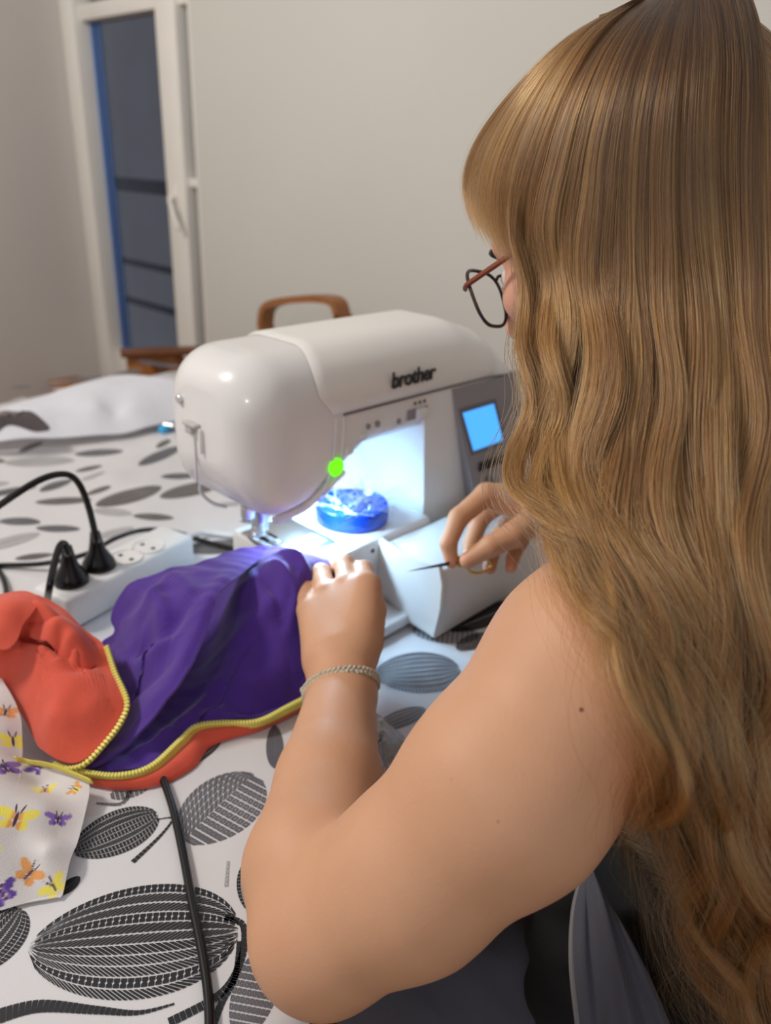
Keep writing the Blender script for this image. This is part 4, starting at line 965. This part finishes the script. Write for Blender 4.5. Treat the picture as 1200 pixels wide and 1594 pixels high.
# moles: small dark spots where the photo shows them, as a distance test in the skin material
nt = m_skin.node_tree; last = None; bs = nt.nodes['Principled BSDF']; geo = nt.nodes.new('ShaderNodeNewGeometry')
src = bs.inputs['Base Color'].links[0].from_socket
for u, v, r in ((905, 1105, .0011), (700, 1213, .0013), (775, 1280, .0009), (742, 1337, .0008), (532, 1124, .0012), (1008, 1012, .0009)):
    rr = ray(u, v); q_ = V-CAM; t_ = (q_@rr)/(rr@rr); dist = np.linalg.norm(q_-t_[:, None]*rr, axis=1); near = np.where(dist < .004)[0]
    if not len(near): continue
    p_ = V[near[np.argmin(t_[near])]]; p_ = CAM+rr*((p_-CAM)@rr/(rr@rr))
    dn = nt.nodes.new('ShaderNodeVectorMath'); dn.operation = 'DISTANCE'; dn.inputs[1].default_value = p_.tolist(); nt.links.new(geo.outputs['Position'], dn.inputs[0])
    mr = nt.nodes.new('ShaderNodeMapRange'); mr.inputs[1].default_value = r*1.5; mr.inputs[2].default_value = r*.7; mr.inputs[3].default_value = 0; mr.inputs[4].default_value = .85; nt.links.new(dn.outputs['Value'], mr.inputs[0])
    mx = nt.nodes.new('ShaderNodeMix'); mx.data_type = 'RGBA'; nt.links.new(mr.outputs[0], mx.inputs[0]); nt.links.new(src, mx.inputs[6]); mx.inputs[7].default_value = (*rgb(96, 56, 40), 1); src = mx.outputs[2]
nt.links.new(src, bs.inputs['Base Color'])
add_color(body, 'tone', tone)
# eyes, lashes, brows
for s in (1, -1):
    e_ = hd(.032*s, .0735, -.0165); eb = MB().ball(e_, .0122, n=20).build('eye', m_eye, pe)
    gz = HF*.9-HU*.35; gz /= np.linalg.norm(gz); MB().ball(e_+gz*.0078, .0060, n=14).build('iris', m_iris, eb)
    MB().tube([hd(.018*s, .083, -.011), hd(.030*s, .0885, -.0085), hd(.042*s, .083, -.011), hd(.050*s, .079, -.014)], [.0010]*1+[.0014]*0 if False else .0013, 6).build('lash_line', m_lash, pe)
    MB().tube([hd(.014*s, .0915, .006), hd(.030*s, .090, .011), hd(.047*s, .076, .007)], .0020, 6, flat=1.4).build('eyebrow', m_lash, pe)
# clothing: black top and grey trousers, grown a little outside the body
ft = Field((.30, -.16, .52), (.74, .30, 1.06), .0035)
ft.ell((.55, .06, .74), (.141, .106, .16), k=.03); ft.ell((.55, .10, .90), (.156, .104, .15), k=.04); ft.ell((.55, .112, .97), (.140, .084, .085), k=.05)
ft.ell((.49, .172, .88), (.061, .061, .066), k=.03); ft.ell((.61, .172, .88), (.061, .061, .066), k=.03); ft.ell((.55, .02, .60), (.168, .125, .09), k=.06); ft.ell((.52, .12, .66), (.10, .07, .09), k=.05)
ft.cone(pd(868, 1392, .615), pd(884, 1560, .60), .022, .030, .06)
X_, Y_, Z_ = (ft.lo[i]+ft.h*np.arange(ft.n[i]) for i in range(3))
cut = (Z_[None, None, :]-(.965+.0*Y_[None, :, None]))+0*X_[:, None, None]          # neckline
strap = np.abs(np.abs(X_[:, None, None]-.55)-.085)-.014
cut = np.minimum(cut, np.maximum(strap+0*Z_[None, None, :], Z_[None, None, :]-1.06)+0*Y_[None, :, None])
wv = .0022*np.sin(Z_[None, None, :]*150+Y_[None, :, None]*60+2*np.sin(X_[:, None, None]*30))
ft.F = np.maximum(ft.F+wv.astype(np.float32), cut.astype(np.float32))
V, Q = ft.surface(1); V = relax(V, Q, 2); mesh('black_top', V, Q, m_top, pe)
fg = Field((.22, -.18, .06), (.86, .72, .70), .005)
fg.ell((.55, .01, .555), (.180, .135, .105), k=.03)
wv3 = Waves(.10, 10, 55)
for s, kx in ((-1, .345), (1, .72)):
    hx = .55+.095*s
    fg.cone((hx, .03, .550), (kx, .47, .555), .098, .074, .04); fg.cone((kx, .47, .555), (kx+.01*s, .45, .10), .064, .046, .03)
V, Q = fg.surface(1); V = relax(V, Q, 2)
nrm = .0045*wv3(V*[1, .6, 1])+.002*wv3(V*[2.4, 1.2, 2]); V = V+np.c_[0*nrm, 0*nrm, nrm]
tr = mesh('trousers', V, Q, m_trouser, pe)
# loose grey pocket flap with pale piped rim at the left hip
fa = [pd(u, v, d) for u, v, d in ((906, 1366, .565), (893, 1420, .550), (890, 1500, .54), (900, 1600, .535), (912, 1680, .53))]
fbp = [pd(u, v, d) for u, v, d in ((918, 1362, .560), (962, 1430, .535), (1005, 1510, .525), (1045, 1600, .515), (1080, 1680, .51))]
fl = strip(fa, fbp, 'trouser_flap', m_trouser, pe, .014, 30)
vv = np.array([v.co[:] for v in fl.data.vertices]); k_ = len(vv)//31; rw = np.repeat(np.arange(31)/30, k_); al = np.tile(np.linspace(0, 1, k_), 31)
vv += (FW*-1)[None]*((.006*np.sin(rw*13+al*2.5)+.003*np.sin(rw*31+al*5+1))*np.sin(math.pi*rw)*(.3+al))[:, None]
fl.data.vertices.foreach_set('co', vv.ravel())
MB().tube(fa, .0022, 8).build('flap_piping', mat('pale_piping', rgb(120, 118, 120), .8), pe)
for s, kx in ((-1, .345), (1, .72)):
    sh = MB(); sh.box((kx+.01*s, .50, .045), (.095, .26, .09), bev=.035, seg=4); sh.build('shoe', m_black, pe)
# chair she sits on
ch = empty('kitchen_chair', (.55, .0, 0), 'dark wooden chair under the seated person', 'chair')
MB().box((.55, -.02, .430), (.42, .40, .035), bev=.01).build('seat', m_darkwood, ch)
for x in (.37, .73):
    for y in (-.19, .15): MB().cyl((x, y, 0), (x, y, .415), .015, .019).build('leg', m_darkwood, ch)

# bracelet: three plaited cords around the wrist
bpw = pd(531, 1072, .668); ax_ = (HB-WRL); ax_ /= np.linalg.norm(ax_); e1 = np.cross(ax_, [0, 0, 1.]); e1 /= np.linalg.norm(e1); e2 = np.cross(ax_, e1)
br = empty('cord_bracelet', tuple(bpw), 'thin braided beige cord bracelet around the left wrist', 'bracelet')
tilt = .22
for k in range(3):
    pts_ = []
    for i in range(160):
        a = 2*math.pi*i/160; ph = 16*a+2*math.pi*k/3; r_ = .0316+.0014*math.sin(2*ph); off_ = .0028*math.sin(ph)
        pts_.append(bpw+(e1*math.cos(a)+e2*math.sin(a))*r_+ax_*(off_+.010*math.cos(a+.6)*tilt*2))
    vs, fs = tube_mesh(np.array(pts_), .0019, 6, True); MB().raw(vs, fs).build('cord', m_cord, br)
ks = MB(); ks.ball(bpw-e1*.0325, .0032, n=10); ks.build('knot', m_cord, br)

# scissors with gold handles in the right hand
T0, T1 = pd(631, 890, .765), pd(705, 876, .778)
sx = empty('embroidery_scissors', tuple((T0+T1)/2), 'small pointed scissors with gold handles held in right hand', 'scissors')
dv_ = (T1-T0)/np.linalg.norm(T1-T0); sn = np.cross(dv_, [0, 0, 1.]); sn /= np.linalg.norm(sn); su = np.cross(sn, dv_)
for s in (1, -1):
    b = MB(); b.raw([T0+su*.0002*s, T1+su*.0028*s+sn*.0012*s, T1+su*.0006*s+sn*.0012*s, T1-su*.0010*s-sn*.0002*s, T1+su*.0018*s-sn*.0010*s], [(0, 1, 2), (0, 2, 3), (0, 3, 4), (0, 4, 1), (1, 4, 3, 2)]); b.build('blade', m_dsteel, sx, smooth=False)
    c0 = T1+dv_*.012; hdl = MB(); hdl.tube([T1, T1+dv_*.010+su*.0015*s, T1+dv_*.018+su*.004*s], .0016, 8)
    lc = T1+dv_*.030+su*.0095*s; hdl.tube([lc+dv_*.013*math.cos(a)+su*.0085*math.sin(a) for a in np.linspace(0, 2*math.pi, 14, endpoint=False)], .0015, 8, True, 3); hdl.build('handle', m_gold, sx)
    bw = MB(); bw.ball(T1+dv_*.008+su*.004*s, .0026, n=10); bw.ball(T1+dv_*.016+su*.0068*s, .0022, n=10); bw.build('handle_bead', m_gold, sx)
MB().cyl(T1+dv_*.002-sn*.0022, T1+dv_*.002+sn*.0022, .0024, n=12).build('pivot', m_gold, sx)

# spectacles
gl = empty('spectacles', tuple(hd(0, .105, -.02)), 'thin metal framed spectacles with brown temples on the face', 'spectacles')
def lens_pts(s, sc=1., n=40):
    out = []
    for k in range(n):
        a = 2*math.pi*k/n; ca, sa_ = math.cos(a), math.sin(a); x = .0265*sc*math.copysign(abs(ca)**.72, ca); y = .0215*sc*math.copysign(abs(sa_)**.72, sa_)*1.08
        x *= 1+.10*(y/.0215); y += .0025*(x/.0265)*1.0
        out.append(hd((.0325+x)*s, .106-.004*(x/.0265)**1*1.0-.010*max((x+.0)/.0265, 0)**2*.35, -.0205+y))
    return out
for s in (1, -1):
    lp = lens_pts(s); MB().tube(lp, .0015, 8, True, 2).build('rim', m_rimd, gl)
    ins = lens_pts(s, .985); k = len(ins); c = np.mean(ins, 0); back = [p_-HF*.0012 for p_ in ins]
    MB().raw([c+HF*.0006]+ins+[c-HF*.0008]+back, [(0, 1+i, 1+(i+1) % k) for i in range(k)]+[(k+1, k+2+(i+1) % k, k+2+i) for i in range(k)]+[(1+i, k+2+i, k+2+(i+1) % k, 1+(i+1) % k) for i in range(k)]).build('lens', m_lens, gl)
    hg = hd(.0625*s, .100, -.0105)
    MB().tube([hd(.059*s, .103, -.011), hg, hd(.0655*s, .090, -.0095), hd(.073*s, .030, -.006), hd(.0815*s, -.012, -.004), hd(.083*s, -.030, -.022)], .0019, 8, flat=1.3).build('temple', m_rim, gl)
MB().tube([hd(.0065, .106, -.014), hd(0, .108, -.011), hd(-.0065, .106, -.014)], .0011, 8).build('bridge', m_rim, gl)

# ------------------------------------------------------------------ hair: locks laid over the skull, then hanging over shoulder and back
def hm(name, melanin, red, rough=.32):
    m = bpy.data.materials.new(name); m.use_nodes = True; nt = m.node_tree; nt.nodes.clear()
    out = nt.nodes.new('ShaderNodeOutputMaterial'); h = nt.nodes.new('ShaderNodeBsdfHairPrincipled')
    h.parametrization = 'COLOR'; h.inputs['Roughness'].default_value = rough; h.inputs['Radial Roughness'].default_value = .45
    at = nt.nodes.new('ShaderNodeAttribute'); at.attribute_name = 'tint'
    nt.links.new(at.outputs['Color'], h.inputs['Color'])
    nt.links.new(h.outputs[0], out.inputs[0]); return m
m_hair = hm('light_brown_hair', .4, .4, .26)
m_under = mat('hair_underlayer', rgb(58, 36, 20), .8, var=.3, scale=90, bump=.5, bscale=160)
HE = (.088, .112, .104)
def hull(u, v, grow=1.0, far=False):
    """where the ray through a photo pixel meets the hair hull round the skull; None if it misses"""
    d = ray(u, v); c = hd(0, -.012, .018); r = np.array(HE)*grow
    A = np.array([HL, HF, HU]); dd = A@d/r; oo = A@(CAM-c)/r; a, b, cc = dd@dd, 2*dd@oo, oo@oo-1; disc = b*b-4*a*cc
    if disc < 0:
        t = -b/(2*a); return t
    return (-b-math.sqrt(disc))/(2*a)
# guide locks: photo pixels with depth; depth None takes the hull
def gd(u, v):
    """depth of the hair's outer face below the skull: it slides out over the shoulder, then hangs down the back"""
    b = np.interp(v, [380, 480, 600, 700, 800, 900, 1000, 1100, 1250, 1400, 1600, 1800], [.490, .474, .455, .440, .424, .404, .392, .388, .402, .425, .462, .50])
    return float(b+np.interp(u, [800, 860, 950, 1100, 1250], [.055, .035, .008, -.006, -.010])*np.interp(v, [600, 950], [1, .25]))
GUIDES = [
    [(1000, 2, 0), (915, 55, 0), (852, 150, 0), (812, 260, 0), (808, 360, 0), (818, 460), (828, 555), (820, 620), (803, 695), (806, 760), (846, 822), (892, 862), (925, 930), (950, 1000), (960, 1060)],
    [(1015, -8, 0), (935, 55, 0), (880, 155, 0), (846, 280, 0), (840, 400), (848, 500), (856, 590), (842, 670), (834, 745), (870, 815), (918, 875), (950, 960), (972, 1050), (962, 1150), (972, 1262)],
    [(1030, -14, 0), (965, 55, 0), (920, 165, 0), (895, 300, 0), (890, 420), (894, 530), (892, 630), (874, 710), (880, 790), (930, 860), (968, 930), (985, 1020), (990, 1110), (972, 1200), (985, 1290)],
    [(1045, -18, 0), (995, 60, 0), (960, 175, 0), (945, 310, 0), (942, 440), (948, 560), (944, 660), (922, 740), (940, 820), (985, 900), (1010, 980), (1040, 1080), (1030, 1180), (1046, 1290), (1060, 1400)],
    [(1060, -22, 0), (1030, 65, 0), (1005, 185, 0), (998, 320, 0), (1000, 460), (1004, 590), (1002, 700), (990, 790), (1015, 870), (1050, 960), (1075, 1060), (1062, 1180), (1064, 1300), (1082, 1420), (1110, 1540)],
    [(1075, -24, 0), (1068, 75, 0), (1056, 195, 0), (1052, 330, 0), (1060, 470), (1066, 610), (1060, 720), (1060, 820), (1088, 920), (1100, 1030), (1108, 1150), (1092, 1280), (1108, 1400), (1135, 1520), (1165, 1630)],
    [(1100, -26, 0), (1118, 70, 0), (1108, 205, 0), (1112, 340, 0), (1122, 480), (1134, 620), (1128, 740), (1130, 850), (1150, 960), (1150, 1080), (1160, 1200), (1140, 1330), (1156, 1460), (1190, 1580), (1210, 1680)],
    [(1150, -30, .475), (1186, 50, .468), (1200, 190, .466), (1206, 330, .470), (1210, 470), (1212, 620), (1202, 760), (1200, 890), (1222, 1010), (1215, 1140), (1215, 1270), (1205, 1400), (1220, 1520), (1245, 1640), (1260, 1740)]]
NP = 46
def even(P_, n):
    seg = np.r_[0, np.cumsum(np.linalg.norm(np.diff(P_, axis=0), axis=1))]; t = np.linspace(0, seg[-1], n)
    return np.stack([np.interp(t, seg, P_[:, k]) for k in range(3)], 1)
def guide_world(g):
    return even(catmull([pd(q_[0], q_[1], gd(*q_) if len(q_) == 2 else (hull(q_[0], q_[1], 1.04) if q_[2] == 0 else q_[2])) for q_ in g], 10), NP)
G = np.array([guide_world(g) for g in GUIDES])
# the back and far side of the head: meridians of the skull, then hanging over the back and the other shoulder
CN = hd(0, -.02, 0); HCN = hd(0, -.012, .018); mir = []
for phi, dy, zend in ((205, -.10, .70), (232, -.10, .71), (258, -.07, .74), (284, -.02, .80), (306, .02, .92)):
    a = math.radians(phi); D_ = HF*math.cos(a)*HE[1]*1.14+HL*math.sin(a)*HE[0]*1.14
    P_ = [HCN+HU*HE[2]*1.06*math.cos(th)+D_*math.sin(th)-HF*.012*math.cos(th) for th in np.linspace(.12, 1.75, 7)]
    e_ = P_[-1]
    for q_ in np.linspace(.12, 1, 8): P_.append(np.array([e_[0]+(.035 if phi > 240 else 0)*q_, e_[1]+dy*min(q_*2, 1)**1.2, e_[2]+(zend-e_[2])*q_]))
    mir.append(even(catmull(P_, 10), NP))
GS = np.concatenate([G, np.array(mir)]); NG = len(GS)
# inward direction for layering
inw = np.array([CN[None]*[1, 1, 0]+[[0, 0, 1]]*g[:, 2:3]-g for g in GS]); inw /= np.linalg.norm(inw, axis=2)[:, :, None]
def spline_g(A, s):
    i = np.clip(np.floor(s).astype(int), 0, NG-2); t = (s-i)[:, None, None]
    a, b, c, d = A[np.maximum(i-1, 0)], A[i], A[i+1], A[np.minimum(i+2, NG-1)]
    return .5*((2*b)+(c-a)*t+(2*a-5*b+4*c-d)*t*t+(3*b-a-3*c+d)*t**3)
def clear_body(P_, gap):
    """keep hair outside the skin: push along the body's distance field"""
    sh = P_.shape; Q_ = P_.reshape(-1, 3).copy(); gp = np.broadcast_to(gap, sh[:2]).reshape(-1)+.011*np.clip((Q_[:, 0]-.43)/.03, 0, 1)*np.clip((1.0-Q_[:, 2])/.04, 0, 1)
    inb = ((Q_ > fb.lo+.006) & (Q_ < fb.lo+fb.h*(fb.n-3))).all(1); ii = np.where(inb)[0]
    for _ in range(3):
        q_ = Q_[ii]; d = fb.sample(q_); low = d < gp[ii]; ii = ii[low]; q_ = q_[low]; d = d[low]
        if not len(ii): break
        e = fb.h; g_ = np.stack([fb.sample(q_+np.eye(3)[k]*e)-fb.sample(q_-np.eye(3)[k]*e) for k in range(3)], 1); g_ /= np.linalg.norm(g_, axis=1)[:, None]+1e-9
        Q_[ii] = q_+g_*(gp[ii]-d)[:, None]
    return Q_.reshape(sh)
# guides first settle on the skin, and are smoothed so that the locks flow over it
for _ in range(3):
    GS = clear_body(GS, np.full((NG, NP), .010)); GS[:, 1:-1] = GS[:, 1:-1]*.5+(GS[:, :-2]+GS[:, 2:])*.25
    inw = np.array([CN[None]*[1, 1, 0]+[[0, 0, 1]]*g[:, 2:3]-g for g in GS]); inw /= np.linalg.norm(inw, axis=2)[:, :, None]
NL = 30                                        # big locks
lg = np.random.default_rng(17); L_ph = np.cumsum(lg.normal(0, 1.1, (NL+3, 4)), 0)+lg.normal(0, .5, (NL+3, 4)); L_fr = lg.uniform(.75, 1.3, NL+3); L_am = lg.uniform(.5, 1.35, NL+3); L_off = lg.normal(0, .0050, NL+3)
NCL = 330                                      # fine clumps inside the locks
cg = np.random.default_rng(5); C_ph = cg.uniform(0, 6.28, (NCL+5, 2)); C_off = cg.normal(0, 1, (NCL+5, 2))
def make_strands(n, s, layer, seed, spread=1.):
    g = np.random.default_rng(seed); u_ = s/(NG-1)
    lk = np.floor(u_*NL+g.normal(0, .22, n)).astype(int).clip(0, NL); ck = np.floor(u_*NCL+g.normal(0, .45, n)).astype(int).clip(0, NCL)
    t = np.linspace(0, 1, NP)[None, :]; tt = np.clip((t-.24)/.6, 0, 1); arc = t*.66
    # strands close up to the middle of their clump, clumps to the middle of their lock, more so towards the tips
    s_c = (ck+.5)/NCL*(NG-1); s_l = (lk+.5)/NL*(NG-1)
    P0, Pc, Pl = (spline_g(GS, np.clip(q_, 0, NG-1.001)) for q_ in (s, s_c, s_l)); I_ = spline_g(inw, s); I_ /= np.linalg.norm(I_, axis=2)[:, :, None]
    k1 = (.10*np.clip(t/.25, 0, 1)+.34*tt)[:, :, None]; k2 = (.30*tt**1.4)[:, :, None]
    P_ = P0*(1-k1)+Pc*k1; P_ = P_*(1-k2)+Pl*k2
    T_ = np.gradient(P_, axis=1); T_ /= np.linalg.norm(T_, axis=2)[:, :, None]+1e-9; B_ = np.cross(T_, I_)
    lay = layer[:, None]*(.3+.7*np.minimum(t*3, 1))+L_off[lk][:, None]*np.clip(t*2.2-.1, 0, 1)+.0006*C_off[ck, 0][:, None]*(.4+tt*1.6)*np.clip(t*3, 0, 1)
    am = L_am[lk][:, None]*tt**.9; fr = L_fr[lk][:, None]
    w1 = am*np.sin(arc*2*math.pi/.150*fr+L_ph[lk, 0][:, None])*.0125; w2 = am*np.sin(arc*2*math.pi/.150*fr+L_ph[lk, 1][:, None])*.0115
    w1 = w1+.0010*np.sin(arc*2*math.pi/.07+C_ph[ck, 0][:, None])*tt; w2 = w2+.0010*np.sin(arc*2*math.pi/.065+C_ph[ck, 1][:, None])*tt
    a1, a2 = g.uniform(0, 6.28, (n, 1)), g.uniform(0, 6.28, (n, 1)); fr2 = g.uniform(.05, .14, (n, 1)); am2 = np.abs(g.normal(0, 1, (n, 1)))*.0012*spread
    w1 = w1+am2*np.sin(arc*6.28/fr2+a1)*(.12+tt*1.2); w2 = w2+am2*np.sin(arc*6.28/fr2*1.13+a2)*(.12+tt*1.2)
    fly = (g.random((n, 1)) < .07)*g.normal(0, .013, (n, 1)); w1 = w1+fly*tt**1.4; w2 = w2-np.abs(fly)*.6*tt**1.4
    P_ = P_+B_*w1[:, :, None]+I_*(w2+lay)[:, :, None]
    return clear_body(P_, .0015+(.012-layer[:, None])*.35+0*t)
def cut_len(P_, L):           # resample each strand to its own length
    n = len(P_); out = np.empty_like(P_); t = np.linspace(0, 1, NP)
    f_i = t[None]*L[:, None]*(NP-1); i = np.clip(np.floor(f_i).astype(int), 0, NP-2); w__ = (f_i-i)[:, :, None]; r_ = np.arange(n)[:, None]
    return P_[r_, i]*(1-w__)+P_[r_, i+1]*w__
def hair_object(name, P_, rad, tint, parent):
    n = len(P_); hc = bpy.data.hair_curves.new(name); hc.add_curves([P_.shape[1]]*n)
    hc.attributes['position'].data.foreach_set('vector', P_.astype(np.float32).ravel())
    ra_ = hc.attributes.get('radius') or hc.attributes.new('radius', 'FLOAT', 'POINT')
    tp = np.linspace(0, 1, P_.shape[1]); ra_.data.foreach_set('value', (rad[:, None]*(1-.75*tp**3)[None]).astype(np.float32).ravel())
    ti = hc.attributes.new('tint', 'FLOAT_COLOR', 'POINT'); k_ = P_.shape[1]; c4 = np.ones((n, k_, 4), np.float32)
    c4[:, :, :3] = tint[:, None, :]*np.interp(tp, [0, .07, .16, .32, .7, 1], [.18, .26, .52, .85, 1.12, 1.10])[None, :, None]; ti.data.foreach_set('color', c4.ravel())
    hc.materials.append(m_hair); o = bpy.data.objects.new(name, hc); COL.objects.link(o); attach(o, parent); o['kind'] = 'stuff'; return o
gh = np.random.default_rng(11)
def tints(n, s, ck=140):
    base = np.array([rgb(146, 97, 52), rgb(120, 78, 42), rgb(166, 114, 62), rgb(92, 60, 34)]); wv_ = np.random.default_rng(2).integers(0, 4, ck+2)
    k = wv_[np.floor(s/(NG-1)*ck).astype(int)]; mixed = np.where(gh.random(n) < .28, k, gh.integers(0, 4, n))
    lockt = np.random.default_rng(8).uniform(.74, 1.2, NL+2)[np.floor(s/(NG-1)*NL).astype(int)][:, None] if ck != 1 else 1.
    return base[mixed]*gh.uniform(.60, 1.35, (n, 1))*lockt
# under-layer mesh: the locks' body, closing the view to the scalp
su_ = np.linspace(0.0, NG-1.01, 120); U_ = spline_g(GS, su_)+spline_g(inw, su_)*.012; U_ = clear_body(U_, np.full((120, NP), .001))
vs = U_.reshape(-1, 3); kk = NP; jm = int(kk*.60)
fs = [(i*kk+j, i*kk+j+1, (i+1)*kk+j+1, (i+1)*kk+j) for i in range(len(su_)-1) for j in range(jm)]
hu = mesh('hair', vs, fs, m_under, pe); solid(hu, .003, 1)
# main strands
n = 43000
s = np.where(gh.random(n) < .77, gh.uniform(0.0, 7.6, n), gh.uniform(7.6, NG-1.001, n)); lay = gh.random(n)**1.2*.014-.003
P_ = make_strands(n, s, lay, 1); Ls = np.where(gh.random(n) < .8, gh.uniform(.86, 1.0, n), gh.uniform(.5, .95, n)); P_ = cut_len(P_, Ls)
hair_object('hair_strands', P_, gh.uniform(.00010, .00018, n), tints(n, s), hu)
# fringe swept over the brow
FR = [[(1012, -2, None), (935, 55, None), (880, 150, None), (842, 260, None), (826, 350, None), (822, 440, None)],
      [(1000, 2, None), (908, 58, None), (838, 150, None), (792, 250, None), (782, 330, None), (802, 425, None)],
      [(995, 4, None), (895, 62, None), (815, 150, None), (765, 240, None), (752, 320, None), (785, 400, None)],
      [(988, 6, None), (880, 70, None), (796, 155, None), (742, 235, None), (728, 300, None), (752, 372, None)],
      [(984, 8, None), (872, 76, None), (786, 160, None), (732, 236, None), (716, 300, None), (728, 350, None)]]
def gw_short(g):
    Pq = []
    for u, v, d in g: Pq.append(pd(u, v, hull(u, v, 1.05)))
    Pq = catmull(Pq, 10); seg = np.r_[0, np.cumsum(np.linalg.norm(np.diff(Pq, axis=0), axis=1))]; t = np.linspace(0, seg[-1], 24)
    return np.stack([np.interp(t, seg, Pq[:, k]) for k in range(3)], 1)
FG = np.array([gw_short(g) for g in FR]); n = 5200; s = 3.25*gh.random(n)**.9; i = np.floor(s).astype(int).clip(0, 3); t_ = (s-i)[:, None, None]
Pf = FG[i]*(1-t_)+FG[i+1]*t_; tt = np.linspace(0, 1, 24)[None, :, None]
inn = hd(0, 0, 0)-Pf; inn /= np.linalg.norm(inn, axis=2)[:, :, None]
Pf = Pf+inn*(gh.uniform(-.003, .008, (n, 1, 1)))+gh.normal(0, .0020, (n, 1, 3))*tt; Lf = gh.uniform(.72, 1.0, n)
fi = np.linspace(0, 1, 24)[None]*Lf[:, None]*23; i0 = np.clip(np.floor(fi).astype(int), 0, 22); w_ = (fi-i0)[:, :, None]; r_ = np.arange(n)[:, None]
Pf = Pf[r_, i0]*(1-w_)+Pf[r_, i0+1]*w_
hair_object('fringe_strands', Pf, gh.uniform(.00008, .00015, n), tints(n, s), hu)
